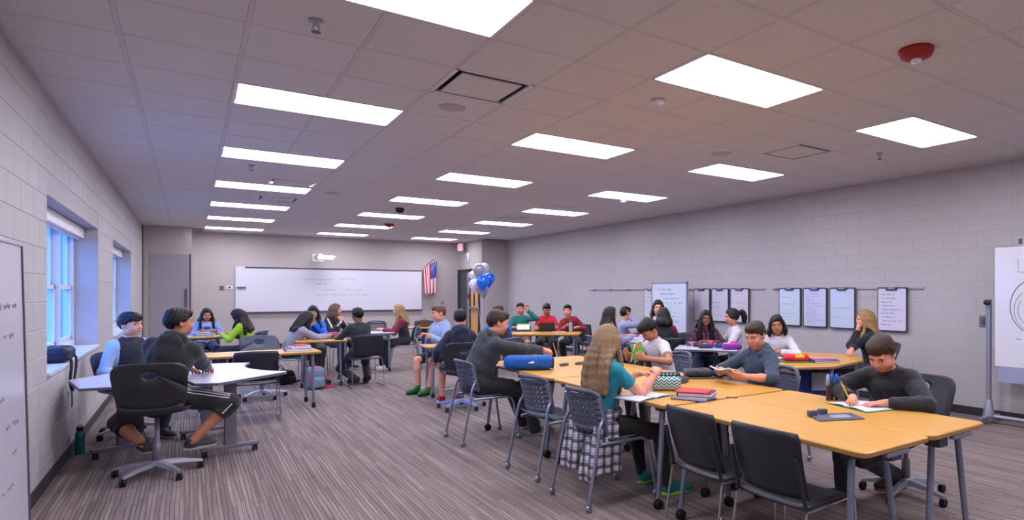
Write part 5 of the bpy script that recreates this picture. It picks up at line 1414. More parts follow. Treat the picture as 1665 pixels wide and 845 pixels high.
person('girl in bright blue top with dark fringe, hands clasped at her face', p6_, toward(509), s=1.02, lean=14, head=(0, 8, 0), skin='olive', hair=('long', 'black', dict(len=.22, line=[-.085, -.075, -.050, -.03, .0, .030, .038, .040])), top=blue, bottom=blackp, LH=(-.03, .215, .93), RH=(.03, .22, .93), lpole=(-.8, .4, -1), rpole=(.8, .4, -1), lhand=dict(f=(.1, .15, 1), n=(1, 0, 0), curl=30), rhand=dict(f=(-.1, .15, 1), n=(-1, 0, 0), curl=30))
p7_ = D(540, 12.1)
def x7(J):
    for q in (-1, 1):
        for a, b in ((J['sh'][q], J['el'][q]), (J['el'][q], J['wr'][q])):
            stripes_on(J, 'top', a, b, [nz(np.cross(b - a, (0, 1, .2)) * q + np.array((0, .2, .5)))], .05, .95, mat('stripe_white', (.82, .80, .84), .7), .014)
grey_chair('grey chair at the far side of the white topped table, left', D(562, 13.0), toward(562))
person('girl in black jacket with white sleeve stripe, chin on her hand', p7_, rightw(540) - 50, s=1.03, lean=10, head=(-38, 4, 0), skin='pink', hair=('long', 'lbrown', dict(len=.20)), top=black, bottom=blackp, RH=(.02, .26, .92), LH=(-.10, .36, TZ + .06), rpole=(.6, .3, -1), rhand=dict(f=(0, 0, 1), n=(0, -1, 0), curl=60), extra=x7)
p8_ = D(586, 9.95)
black_chair('black stacking chair under the person in black at the small table', D(592, 9.85), away(592) + 14)
person('person in black jacket seen from behind at the small table', p8_, away(586) + 22, s=1.0, lean=14, head=(-6, 8, 0), skin='brown', hair=('short', 'black', dict(thick=.013)), top=black, bottom=blackp, LH=(-.20, .40, TZ + .05), RH=(.06, .38, TZ + .05), LF=(-.10, -.02, .02), RF=(.12, .06, .02), shoes=((.10, .10, .11), (.2, .2, .2)), hem=.06)
p9_ = D(657, 12.1)
grey_chair('grey perforated chair under the blond girl in maroon', p9_, leftw(657) + 4)
person('blond girl in maroon top and black trousers facing left', p9_, leftw(657) + 6, s=1.02, lean=14, head=(6, 2, 0), skin='pink', hair=('long', 'blond', dict(len=.25)), top=black, top2=maroon, bottom=blackp, LH=(-.10, .40, TZ + .04), RH=(.12, .38, TZ + .04), shoes=((.82, .82, .84), (.85, .85, .86)), RF=(.10, .44, 0), LF=(-.10, .36, 0))
black_chair('empty black chair far back below the flag', D(693, 14.2), toward(693) + 10)
grey_chair('empty grey chair far back behind the boy in light blue', D(724, 12.3), toward(716) + 20)
grey_chair('empty grey chair behind the white topped table at the back wall', D(612, 14.2), toward(612))
swivel_chair('empty swivel chair at the far side of the maple table on the left', (.82, 10.08), -86, col=m_grayp, spin=40)
black_chair('empty black stacking chair in front of the maple table at left', (.62, 8.40), 88)

# ---------- middle
p10 = D(716, 9.55)
person('boy in light blue hoodie and shorts with green shoes turned to the left', p10, leftw(716) + 42, s=1.06, lean=2, head=(24, 6, 0), skin='pink', hair=('short', 'lbrown', dict(top=.02)), top=lightblue, hood=True, bottom=dnavy, legs='short', RH=(-.02, .26, .80), LH=(-.10, .30, .84), RF=L_(p10, leftw(716) + 42, (2.70, 9.22, 0)), LF=L_(p10, leftw(716) + 42, (2.78, 8.98, 0)), shoes=((.07, .45, .18), (.12, .12, .12)), lhand=hold, rhand=hold)
p11 = (2.86, 7.78); f11 = 78
swivel_chair('dark grey swivel chair with hand hole under the boy in navy hoodie', (2.84, 7.70), 76, col=mat('dark_grey_shell', (.17, .175, .20), .45), basecol=mat('pale_base', (.52, .58, .76), .4, .3), spin=12)
person('boy in navy hoodie and shorts seen from behind, red shoes', p11, f11, s=1.04, lean=14, head=(14, 10, 0), skin='pink', hair=('short', 'black'), top=navy, hood=True, bottom=dnavy, legs='short', LH=(-.30, .16, .60), RH=(.22, .34, TZ + .06), LF=L_(p11, f11, (2.76, 8.24, 0)), RF=L_(p11, f11, (2.98, 8.18, 0)), shoes=((.62, .12, .20), (.75, .70, .72)))
p12 = D(813, 9.25)
grey_chair('grey chair behind the big boy in charcoal hoodie', p12, leftw(813) - 40)
person('boy in black and bright blue jacket mostly hidden behind the boy in charcoal', p12, away(813) + 30, s=1.08, lean=10, head=(20, 8, 0), skin='pink', hair=('short', 'brown'), top=black, top2=blue, bottom=charcoal, LH=(-.26, .30, TZ + .10), RH=(.16, .38, TZ + .06))
p13, f13 = (2.38, 6.02), -2
grey_chair('grey chair with arched silver frame under the boy in charcoal hoodie', (2.46, 6.02), 0)
person('big boy in charcoal hoodie and black trousers writing with a pencil', p13, f13, s=1.10, hz=.555, lean=27, head=(4, 12, 0), near=True, skin='pink', hair=('short', 'brown', dict(thick=.010)), top=charcoal, hood=True, bottom=blackp, legs='long', fat=.028, RH=L_(p13, f13, (3.13, 5.86, .87)), LH=L_(p13, f13, (3.05, 6.18, .80)), rpole=(.7, -.2, -.4), rhand=dict(f=(.0, .9, -.2), n=(-.5, .1, -1), curl=46, thumb=25), lhand=rest, RF=L_(p13, f13, (2.97, 5.80, 0)), LF=L_(p13, f13, (3.02, 6.18, 0)), shoes=((.52, .50, .50), (.74, .72, .72)))

# ---------- back right: boys in teal and red
for px, d_, lb in ((848, 12.75, 'left'), (889, 12.75, 'middle'), (926, 12.6, 'right')):
    pass
p14 = D(846, 12.75)
person('boy in teal green shirt raising a red pen at the back table', p14, toward(846), s=1.04, lean=8, head=(8, 2, 0), skin='pink', hair=('short', 'brown'), top=tealg, bottom=khaki, legs='short', LH=(-.14, .24, 1.13), RH=(.14, .36, TZ + .05), lpole=(-.9, .1, -.8), lhand=dict(f=(0, .1, 1), n=(0, 1, 0), curl=40))
p15 = D(889, 12.75)
person('boy in red t-shirt looking down at a laptop', p15, toward(889), s=1.03, lean=10, head=(4, 22, 0), skin='tan', hair=('short', 'black', dict(top=.018)), top=red, sleeve='short', bottom=black, LH=(-.12, .36, TZ + .05), RH=(.12, .36, TZ + .05))
p16 = D(932, 12.6)
black_chair('black stacking chair behind the boy in the dark red sweater', D(956, 12.5), toward(956) + 30)
person('boy in dark red sweater leaning over the back table beside a bottle', p16, toward(932) - 10, s=1.04, lean=26, roll=12, head=(0, 0, 0), skin='fair', hair=('short', 'dark'), top=dred, bottom=blackp, LH=(-.16, .30, TZ + .06), RH=(.12, .36, TZ + .06), lhand=hold)
p17 = D(984, 9.7)
grey_chair('grey chair under the girl in lavender', p17, rightw(984) + 15)
person('girl in lavender top with long dark hair, face turned right', p17, rightw(984) + 20, s=1.03, lean=12, head=(6, 0, 0), skin='pink', hair=('long', 'dark', dict(len=.30, seed=4)), top=lav, bottom=denim, RH=(.10, .42, TZ + .06), LH=(-.10, .40, TZ + .06))
p18 = D(1006, 10.8)
person('dark haired child with a hand to the head behind the girl in teal', p18, rightw(1006) + 10, s=1.0, lean=18, head=(-30, 6, 0), skin='pink', hair=('short', 'black', dict(thick=.014)), top=lav, bottom=denim, RH=(.06, .18, 1.06), LH=(-.05, .40, TZ + .05), rpole=(.6, .6, -.8), rhand=dict(f=(0, -.2, 1), n=(0, -1, 0)))
p21 = D(1080, 9.35)
black_chair('black stacking chair under the person in maroon and black', D(1086, 9.25), away(1086) + 8)
person('person in black and maroon top seen from behind before the tall board', p21, away(1080) + 10, s=1.02, lean=8, head=(-8, 4, 0), skin='tan', hair=('bob', 'dark', dict(len=.10)), top=black, top2=maroon, bottom=blackp, LH=(-.14, .36, TZ + .05), RH=(.14, .36, TZ + .05))
p22 = D(1070, 10.5)
person('child in white top and dark headscarf facing the person in maroon', p22, toward(1070), s=1.10, hz=.57, lean=2, head=(0, 4, 0), skin='fair', hair=('bob', 'dark', dict(len=.14)), top=white, bottom=denim, LH=(-.14, .34, TZ + .05), RH=(.14, .34, TZ + .05))
p23 = D(1146, 8.95)
person('smiling girl with long dark hair in a plaid shirt behind the pencil cases', p23, toward(1146) + 6, s=1.0, lean=18, head=(0, 4, 0), skin='brown', hair=('long', 'black', dict(len=.34, front=48)), top=plaid_pink, bottom=denim, LH=(-.16, .34, TZ + .06), RH=(.10, .36, TZ + .06), smile=1)
p24 = D(1200, 8.85)
person('girl with a dark ponytail in a white top facing left', p24, leftw(1199) + 16, s=1.02, lean=12, head=(0, 4, 0), skin='pink', hair=('pony', 'black', dict(len=.12, ph=.045)), top=white, bottom=black, RH=(.12, .36, TZ + .05), LH=(-.08, .38, TZ + .05), smile=.6)
p26 = D(1264, 7.7)
person('girl in white long sleeved top leaning on the table, dark hair to one side', p26, toward(1266), s=1.0, lean=26, head=(0, 10, 6), skin='tan', hair=('bob', 'black', dict(len=.10, part=-.02)), top=white, bottom=dnavy, LH=(-.02, .38, TZ + .05), RH=(.12, .38, TZ + .05), lpole=(-.9, -.2, -.2))
p27 = D(1418, 7.70)
swivel_chair('black swivel chair under the blond girl in navy', p27, leftw(1418) + 10, spin=0)
person('blond girl in dark navy sweater resting her cheek on her hand', p27, leftw(1418) + 18, s=1.04, lean=12, head=(10, -2, -8), skin='pink', hair=('long', 'blond', dict(len=.28, front=72)), top=dnavy, bottom=black, RH=L_(p27, leftw(1418) + 18, atD(1379, 574, 7.35)), LH=(-.05, .19, 1.02), lpole=(-.5, .6, -.9), lhand=dict(f=(.1, -.1, 1), n=(0, -1, 0), curl=55), rhand=rest, rpole=(.9, -.2, -.2))

# ---------- the long cluster
p19, f19 = (2.45, 3.80), 4
grey_chair('grey perforated chair under the girl in teal', (2.50, 3.80), 2)
grey_chair('empty grey perforated chair beside the girl in teal', (2.52, 4.62), 4)
def x19(J):
    # checked shirt tied round the waist: band, two hanging panels and a knot
    P = J['P']; m = Field((-.32, -.40, .16), (.32, .26, .78), .0065)
    def disp(amp, f): return lambda x, y, z: (x, y + amp * np.sin(x * f + 6 * z) - .02 * np.sin(z * 9), z)
    m.ell(P + (0, -.015, .075), (.166, .136, .060), None, .01)
    m.ell(P + (0, -.02, -.01), (.186, .150, .075), None, .03)
    m.box(P + (-.09, -.175, -.13), (.075, .010, .17), .008, rot((1, 0, 0), -8), .02, disp(.012, 60))
    m.box(P + (.12, -.160, -.16), (.070, .010, .20), .008, rot((1, 0, 0), -6), .02, disp(.013, 55))
    m.box(P + (.185, -.07, -.14), (.010, .080, .16), .008, rot((0, 1, 0), -5), .02, lambda x, y, z: (x + .012 * np.sin(y * 60 + 5 * z), y, z))
    m.ell(P + (.02, .13, .075), (.05, .04, .035), None, .02)
    m.F = np.maximum(m.F, -(P[2] - .36 - m.ax[2][None, None, :]) * -1 if False else (P[2] - .40) - m.ax[2][None, None, :])
    m.noise(.005, 9, 77)
    V, Q = m.mesh(); V = smooth_v(V, Q, 1, .5); obj('tied_shirt', mesh_np('tied_shirt', V, Q, flannel), J['root'])
    w_ = J['wr'][1]; e_ = J['el'][1]; ax = nz(w_ - e_); c = w_ - ax * .02
    a1 = nz(np.cross(ax, (0, 0, 1))); a2 = np.cross(ax, a1)
    MB().tube([Vector(c + (a1 * math.cos(t) + a2 * math.sin(t)) * .0275) for t in np.linspace(0, 6.28, 15)[:-1]], .0035, 6, closed=True).build('bracelet', mat('bracelet', (.30, .26, .24), .4), J['root'])
    # socks and laces on the shoes
person('girl in teal t-shirt with long fair hair and a checked shirt at her waist', p19, f19, s=1.0, hz=.54, lean=9, head=(-14, 10, 0), near=True, skin='pink', hair=('long', 'dblond', dict(len=.36, seed=11, front=60, wave=.012)), top=teal, sleeve='short', bottom=legg, legs='tight', RH=L_(p19, f19, (2.86, 3.66, .885)), LH=L_(p19, f19, (2.87, 3.92, .85)), rpole=(.35, .3, -1), lpole=(-.5, .2, -1), rhand=dict(f=(-.5, .5, .25), n=(-.4, .2, -1), curl=40), lhand=dict(f=(.5, .6, 0), n=(.3, -.2, -1), curl=30), RF=L_(p19, f19, (2.90, 3.52, 0)), LF=L_(p19, f19, (2.92, 3.86, 0)), shoes=((.10, .50, .50), (.60, .75, .25)), extra=x19)
p20, f20 = (4.28, 5.32), 182
grey_chair('grey perforated chair under the boy in the white t-shirt', p20, 180)
person('boy in white t-shirt bent over a green book', p20, f20, s=1.02, lean=26, head=(6, 44, 0), near=True, skin='tan', hair=('short', 'black', dict(fringe=.02, thick=.012, top=.018)), top=white, sleeve='short', bottom=charcoal, LH=L_(p20, f20, (3.90, 5.14, .80)), RH=L_(p20, f20, (3.86, 5.42, .82)), lpole=(-.9, -.1, -.4), rpole=(.8, 0, -.5), lhand=dict(f=(.5, .7, .2), n=(.7, -.3, .2), curl=36), rhand=dict(f=(-.2, .8, .3), n=(-.8, -.3, .2), curl=36))
p25, f25 = (4.10, 3.73), 184
grey_chair('grey perforated chair under the reading boy in navy', (4.14, 3.73), 182)
person('boy in slate blue hoodie with pushed up sleeves reading an open paperback', p25, f25, s=1.0, lean=10, head=(-6, 20, 0), near=True, skin='pink', hair=('short', 'brown', dict(thick=.010, top=.014)), top=slate, sleeve='elbow', hood=True, bottom=charcoal, LH=L_(p25, f25, (3.75, 3.61, .795)), RH=L_(p25, f25, (3.74, 3.88, .80)), lpole=(-1, -.2, -.35), rpole=(1, -.2, -.4), lhand=dict(f=(.35, .85, .12), n=(.6, .1, .5), curl=30, thumb=20), rhand=dict(f=(-.35, .85, .12), n=(-.6, .1, .5), curl=30, thumb=20))
p28, f28 = (4.20, 2.46), 184
swivel_chair('swivel chair with silver star base under the writing boy in black', (4.30, 2.50), 184, spin=25)
def x28(J):
    m_ = mat('zip_grey', (.35, .35, .38), .4, .4)
    pts = [Vector(J['tops']['top'].out(J['C'] - J['up'] * t, nz(J['fd'] * 1.0), .3)) for t in np.linspace(.02, .22, 8)]
    MB().tube(pts, .004, 5).build('zip', m_, J['root'])
    c = J['tops']['top'].out(J['C'] - J['up'] * .07 - J['rt'] * .07, nz(J['fd']), .3)
    MB().tube([Vector(c - J['rt'] * .03), Vector(c + J['up'] * .008), Vector(c + J['rt'] * .03)], .004, 5).build('chest_mark', mat('emblem_grey', (.62, .62, .66), .6), J['root'])
person('boy in black zip jacket bent over a notebook writing with a yellow pencil', p28, f28, s=1.06, lean=38, head=(-4, 36, 0), fat=.028, near=True, skin='pink', hair=('short', 'brown', dict(thick=.011, top=.02, sweep=.008)), top=black, bottom=charcoal, LH=L_(p28, f28, (3.72, 2.30, TZ + .035)), RH=L_(p28, f28, (3.67, 2.52, TZ + .045)), lpole=(-1, -.1, -.25), rpole=(.7, -.5, .15), rhand=dict(f=(-.25, .85, -.1), n=(-.5, 0, -1), curl=44, thumb=18), lhand=dict(f=(.6, .8, 0), n=(0, 0, -1), curl=12), LF=L_(p28, f28, (4.26, 2.56, .03)), RF=L_(p28, f28, (3.84, 2.74, 0)), shoes=((.14, .14, .15), (.62, .22, .18)), extra=x28, neck=.1)
black_chair('empty black stacking chair nearest the camera at the front table', (2.60, 2.13), 2)
black_chair('empty black stacking chair beside the girl in teal at the front table', (2.60, 2.68), -2)
# ---------- seats for everyone else, mostly hidden by their sitters
for (q_, f_, lb_, kind_) in ((p3, toward(335) + 4, 'the girl with the blue bow', 0), (p4_, leftw(404) - 25, 'the girl in lime green', 0), (p6_, toward(509), 'the girl in bright blue', 1), (p7_, rightw(540) - 50, 'the girl with white sleeve stripes', 1),
                             (p10, leftw(716) + 42, 'the boy in light blue hoodie', 1), (p14, toward(846), 'the boy in teal green', 0), (p15, toward(889), 'the boy in the red t-shirt', 0), (p16, toward(932) - 10, 'the boy in dark red', 0),
                             (p18, rightw(1006) + 10, 'the child with a hand to the head', 0), (p22, toward(1070), 'the child in the dark headscarf', 0), (p23, toward(1146) + 6, 'the smiling girl in plaid', 1), (p24, leftw(1200) + 16, 'the girl with the ponytail', 1), (p26, toward(1264), 'the girl in white leaning on the table', 1)):
    if kind_: black_chair('black stacking chair under ' + lb_, q_, f_)
    else: grey_chair('grey perforated chair under ' + lb_, q_, f_)
# ================================================================= THINGS ON TABLES, FLOOR AND SILL
def P_(name, c, **k): return mat(name, c, k.pop('rough', .5), **k)
m_page = P_('paper_pages', (.86, .85, .88), rough=.8)
def soft(name, half, rad, m_, parent, loc=(0, 0, 0), M=None, noise=.006, seed=1, h=.007, sag=0.0):
    hv = np.array(half); ext = float(np.linalg.norm(hv)) + rad + .04
    F = Field(tuple(-(v + .035) for v in hv) if M is None else (-ext,) * 3, tuple(v + .035 for v in hv) if M is None else (ext,) * 3, max(h * 1.3, ext / 45)); F.box((0, 0, 0), hv - rad, rad, None if M is None else np.array(M), 0)
    F.noise(noise, 9, seed)
    V, Q = F.mesh(); V = smooth_v(V, Q, 2, .5) + np.array(loc)
    return obj(name, mesh_np(name, V, Q, m_), parent)
def book(label, loc, rz, w_, d_, h_, col, cat='book', name='book', group=None, pages=True, spiral=False):
    o = thing(name, label, cat, loc, rz, group); key = '%02x%02x%02x' % tuple(int(c * 255) for c in col); mc = P_('cover_' + key, col, rough=.4)
    c = min(.004, h_ * .25)
    MB().box((0, 0, c / 2), (w_, d_, c)).build('back_cover', mc, o); MB().box((0, 0, h_ - c / 2), (w_, d_, c)).build('front_cover', mc, o)
    MB().box((-w_ / 2 + .003, 0, h_ / 2), (.006, d_, h_)).build('spine', mc, o)
    MB().box((.002, 0, h_ / 2), (w_ - .012, d_ - .01, h_ - 2 * c)).build('pages', m_page, o)
    return o
def stack(px, py, specs, rz, group, z=TZ):
    x, y = G(px, py, z); zz = z
    for (lb, w_, d_, h_, col, dx, dy, dr) in specs:
        book(lb, (x + dx, y + dy, zz), R(rz + dr), w_, d_, h_, col, group=group); zz += h_ + .0005
def pouch(label, loc, rz, half, col, name='pencil_case', cat='pencil case', zipc=(.75, .75, .78), seed=3, m_=None, group=None):
    o = thing(name, label, cat, loc, rz, group)
    soft('pouch_body', half, min(half) * .8, m_ or P_('pouch_%02x%02x%02x' % tuple(int(c * 255) for c in col), col, rough=.8, bump=.15, bscale=200), o, (0, 0, half[2] + .004), seed=seed, noise=.003, h=.006)
    MB().tube([(-half[0] * .85, 0, half[2] * 2 + .002), (0, .004, half[2] * 2 + .004), (half[0] * .85, 0, half[2] * 2 + .002)], .0035, 6).build('zipper', P_('zip_%02x' % int(zipc[0] * 255), zipc), o)
    return o
def pencil(label, tip, tail, col=(.92, .72, .10)):
    o = thing('pencil', label, 'pencil', tip); t = Vector(tail) - Vector(tip); k = t.length; d_ = t.normalized()
    MB().tube([d_ * .018, d_ * (k - .02)], .0042, 6).build('shaft', P_('pencil_' + '%02x' % int(col[2] * 255), col), o)
    MB().tube([(0, 0, 0), d_ * .018], [.0008, .0042], 6).build('sharpened_tip', P_('pencil_wood', (.75, .58, .40)), o)
    MB().tube([d_ * (k - .02), d_ * k], .0044, 6).build('eraser', P_('eraser_pink', (.80, .45, .42)), o)
def bottle(label, loc, r, h_, mbody, mcap, name='water_bottle'):
    o = thing(name, label, 'bottle', loc)
    MB().lathe([(0, 0), (r * .95, 0), (r, .01), (r, h_ * .42), (r * .90, h_ * .48), (r, h_ * .54), (r, h_ * .74), (r * .62, h_ * .84), (r * .6, h_ * .86)], n=18).build('bottle_body', mbody, o)
    cp = MB().lathe([(r * .70, h_ * .85), (r * .72, h_ * .95), (r * .55, h_), (0, h_)], n=16).build('cap', mcap, o)
    MB().tube(crv([(-r * .6, 0, h_ * .93), (-r * .3, 0, h_ * 1.05), (r * .3, 0, h_ * 1.05), (r * .6, 0, h_ * .93)], 4), .004, 6).build('carry_loop', mcap, cp)
    return o
# -- long cluster
x, y = G(858, 601, TZ)
o = thing('duffel_pouch', 'long bright blue fabric pouch with white tag under the boy in charcoal hoodie', 'bag', (x + .02, y + .02, TZ + .006), R(-28))
bo_ = soft('pouch_body', (.235, .10, .065), .05, P_('pouch_blue', (.05, .34, .66), rough=.7, bump=.2, bscale=120), o, (0, 0, .066), seed=9)
MB().box((.03, -.098, .09), (.055, .006, .05), M=RX(-20), bev=.002).build('tag', P_('tag_white', (.82, .82, .84)), bo_)
MB().tube([(-.2, -.02, .132), (0, -.03, .135), (.2, -.02, .130)], .004, 6).build('zipper', P_('zip_dark', (.12, .16, .25)), bo_)
soft('end_panel', (.018, .075, .05), .016, P_('pouch_navy', (.06, .09, .20), rough=.8), o, (.232, 0, .06), seed=4, noise=.002)
for px, py, lb in ((917, 594, 'left'), (942, 592, 'right')):
    xx, yy = G(px, py, TZ); o = thing('power_module', 'small grey power outlet box on the far maple table, %s one' % lb, 'power outlet', (xx, yy, TZ), R(35), 'grey power boxes on the tables')
    MB().prism([(-.055, -.03), (.055, -.03), (.05, .03), (-.05, .03)], 0, .022, bev=.004).build('housing', m_grayp, o)
    MB().box((0, 0, .0235), (.07, .03, .003)).build('socket_plate', m_dark, o)
xx, yy = G(1110, 622, TZ); o = thing('power_module', 'small grey power outlet box beside the chevron pencil case', 'power outlet', (xx, yy, TZ), R(20), 'grey power boxes on the tables')
MB().prism([(-.05, -.03), (.05, -.03), (.04, .03), (-.04, .03)], 0, .05, bev=.006).build('housing', m_grayp, o); MB().box((0, 0, .0515), (.05, .03, .003)).build('socket_plate', m_dark, o)
h13 = (3.19, 5.83, .86); pencil('orange pencil in the hand of the boy in charcoal hoodie', (3.205, 5.83, .795), (3.19, 5.89, .95), (.95, .55, .08))
def notebook_open(label, loc, rz, w_, d_, cover):
    o = thing('open_notebook', label, 'notebook', loc, rz)
    MB().box((0, 0, .002), (w_, d_, .004)).build('cover', P_('nb_%02x%02x' % (int(cover[0] * 255), int(cover[1] * 255)), cover), o)
    for s_ in (-1, 1):
        g = [[(s_ * (.004 + (w_ / 2 - .012) * i / 6), -d_ / 2 + .006 + (d_ - .012) * j / 4, .006 + .010 * math.sin(math.pi * (i / 6) ** .6)) for j in range(5)] for i in range(7)]
        pg = MB().sheet(g, .004).build('page_block', m_page, o)
        for k in range(9):
            yy = -d_ / 2 + .03 + k * (d_ - .06) / 8
            MB().box((s_ * w_ / 4, yy, .0190), (w_ * .36, .0012, .0006)).build('ruled_line', P_('rule_blue', (.60, .64, .80)), pg)
    MB().tube([(0, -d_ / 2, .008), (0, d_ / 2, .008)], .005, 6).build('binding', P_('binding_grey', (.5, .5, .55)), o)
    return o
notebook_open('open white notebook under the arm of the girl in teal', (*G(1045, 645, TZ), TZ), R(12), .38, .27, (.55, .55, .62))
# chevron pencil case
def chevron():
    m = bpy.data.materials.new('chevron_cloth'); m.use_nodes = True; nt = m.node_tree; b = nt.nodes['Principled BSDF']; b.inputs['Roughness'].default_value = .8
    tc = nt.nodes.new('ShaderNodeTexCoord'); sp = nt.nodes.new('ShaderNodeSeparateXYZ'); nt.links.new(tc.outputs['Object'], sp.inputs[0])
    def M_(op, a, b_=None):
        n = nt.nodes.new('ShaderNodeMath'); n.operation = op
        for i, v in enumerate((a, b_)):
            if v is None: continue
            if isinstance(v, (int, float)): n.inputs[i].default_value = v
            else: nt.links.new(v, n.inputs[i])
        return n.outputs[0]
    zig = M_('PINGPONG', sp.outputs[0], .02); s1 = M_('ADD', sp.outputs[2], zig); fr_ = M_('FRACT', M_('MULTIPLY', s1, 42)); lt = M_('LESS_THAN', fr_, .5)
    mx = nt.nodes.new('ShaderNodeMixRGB'); mx.inputs[1].default_value = (*lin((.10, .46, .46)), 1); mx.inputs[2].default_value = (*lin((.82, .84, .84)), 1); nt.links.new(lt, mx.inputs[0]); nt.links.new(mx.outputs[0], b.inputs['Base Color']); return m
x, y = G(1083, 634, TZ); o = thing('pencil_case', 'open pencil case with teal chevron cloth and black zip edge before the girl in teal', 'pencil case', (x, y, TZ), R(-33))
soft('case_body', (.115, .045, .052), .03, chevron(), o, (0, 0, .055), seed=2, noise=.003, h=.006)
soft('case_lid', (.112, .030, .030), .02, m_dark, o, (.002, .035, .108), seed=3, noise=.003, h=.006)
for k in range(6): MB().box((-.08 + k * .03, .004, .125), (.014, .006, .016), bev=.002).build('zip_tooth', P_('zip_teal', (.45, .75, .80)), o)
stack(1128, 648, [('blue folder at the bottom of the pile beside the chevron case', .27, .20, .006, (.12, .30, .60), 0, 0, -2), ('white spiral notebook in the pile beside the chevron case', .26, .20, .016, (.78, .76, .80), .005, .005, 4), ('navy binder in the pile beside the chevron case', .25, .19, .030, (.16, .15, .34), .03, .0, 14), ('red folder on top of the pile beside the chevron case', .25, .19, .006, (.86, .16, .18), .01, .015, 14)], -70, 'school books on the long cluster')
x, y = G(1135, 614, TZ); o = thing('black_pouch', 'black soft case lying in front of the boy in the white t-shirt', 'case', (x, y, TZ), R(-30))
soft('case_body', (.125, .075, .032), .03, m_dark, o, (0, 0, .048), seed=6, noise=.006); MB().prism(rrect(.30, .17, .03), 0, .014, bev=.004).build('tray', m_brk, o)
pouch('small blue pouch between the black case and the reading boy', (*G(1168, 611, TZ), TZ), R(20), (.06, .04, .025), (.16, .20, .62), seed=8)
# flat grey tray with two tabs
x, y = G(1356, 678, TZ); o = thing('charging_plate', 'flat grey plastic plate with two raised tabs on the front table', 'plate', (x, y, TZ), R(-20))
MB().prism([(-.16, -.09), (.14, -.11), (.17, .07), (-.13, .09)], 0, .008, bev=.003).build('plate', m_grayp, o)
MB().prism(rrect(.13, .08, .03, 4, .03, -.02), .0075, .0095).build('clear_label', P_('label_pale', (.62, .62, .68), rough=.3), o)
for (a, b) in ((-.12, .05), (-.03, .08)): MB().box((a, b, .022), (.055, .035, .034), bev=.006).build('tab', m_grayp, o)
notebook_open('open notebook with green cover under the writing hand of the boy in black', (*G(1400, 661, TZ), TZ), R(78), .36, .26, (.20, .55, .30))
pencil('yellow pencil in the hand of the boy in black jacket', (3.56, 2.445, TZ + .020), (3.575, 2.545, TZ + .165))
for k, (px, py, c1, c2) in enumerate(((1346, 651, (.28, .14, .14), (.62, .66, .78)), (1352, 650, (.22, .16, .16), (.12, .34, .66)), (1360, 650, (.38, .14, .10), (.10, .36, .72)))):
    xx, yy = G(px, py, TZ); o = thing('marker_pen', 'upright marker pen on the front table, %s of the three' % ('left', 'middle', 'right')[k], 'marker', (xx, yy, TZ), 0, 'three markers standing on the front table')
    MB().lathe([(.010, 0), (.012, .01), (.012, .105), (.010, .11)], n=12).build('barrel', P_('marker_barrel%d' % k, c1), o)
    MB().lathe([(.0125, .108), (.0125, .165), (.006, .185), (0, .186)], n=12).build('cap', P_('marker_cap%d' % k, c2), o)
# books held in hands
def held_book(label, loc, M, w_, d_, open_deg, col, page=True):
    o = thing('open_book', label, 'book', loc); mc = P_('cov_%02x%02x%02x' % tuple(int(c * 255) for c in col), col, rough=.4)
    for s_ in (-1, 1):
        Mh = M @ RY(s_ * open_deg)
        MB().box(Mh @ Vector((s_ * w_ / 2, 0, -.004)), (w_, d_, .003), M=Mh).build('cover', mc, o)
        pg = MB().box(Mh @ Vector((s_ * w_ / 2, 0, .003)), (w_ - .006, d_ - .008, .010), M=Mh).build('page_block', m_page, o)
    return o
bk = held_book('open paperback in the hands of the reading boy in slate blue', (3.66, 3.745, TZ + .085), RZ(95) @ RX(22), .11, .17, -14, (.62, .60, .62))
gb = thing('open_book', 'green covered book with grey picture held by the boy in white t-shirt', 'book', (3.80, 5.27, TZ + .115))
for nA, sg in (((-.42, -.88, .22), 1), ((-.62, .72, .25), -1)):
    zc = Vector(nA).normalized(); yc = (Vector((-.28, -.05, 1)) - zc * zc.dot(Vector((-.28, -.05, 1)))).normalized(); xc = yc.cross(zc)
    if xc.x < 0: wdir = -1
    else: wdir = 1
    Mh = Matrix((xc, yc, zc)).transposed()
    cv = MB().box(Mh @ Vector((wdir * .066, 0, .006)), (.13, .195, .004), M=Mh).build('cover', P_('cover_green', (.36, .62, .16), rough=.4), gb)
    MB().box(Mh @ Vector((wdir * .066, 0, -.001)), (.124, .187, .010), M=Mh).build('page_block', m_page, gb)
    MB().prism(rrect(.09, .08, .03, 4, wdir * .066, -.03), .0082, .0092, M=Mh).build('cover_picture', P_('cover_pic', (.66, .66, .68)), cv)
    MB().prism(rrect(.10, .032, .012, 3, wdir * .066, .062), .0082, .0092, M=Mh).build('title_band', P_('cover_orange', (.80, .45, .20)), cv)
# -- right hand tables
x, y = G(1294, 588, TZ); o = thing('pencil_case', 'red and yellow pencil case on the maple table before the girl in white', 'pencil case', (x, y, TZ), R(-30))
soft('case_body', (.13, .07, .035), .03, P_('case_red', (.82, .08, .14), rough=.6), o, (0, 0, .045), seed=5); soft('yellow_panel', (.06, .025, .02), .018, P_('case_yellow', (.95, .75, .08), rough=.6), o, (.02, -.05, .062), seed=6, noise=.002); MB().prism(rrect(.32, .22, .02), 0, .012).build('green_base', P_('case_green', (.20, .52, .30)), o)
stack(1337, 588, [('purple binder at the bottom of the pile before the blond girl in navy', .30, .23, .022, (.32, .28, .58), 0, 0, 0), ('pale blue notebook in the pile before the blond girl in navy', .29, .22, .014, (.60, .62, .74), 0, .01, 4), ('pink folder on top of the pile before the blond girl in navy', .28, .21, .010, (.80, .50, .56), -.01, .01, -3)], -25, 'books on the right maple table')
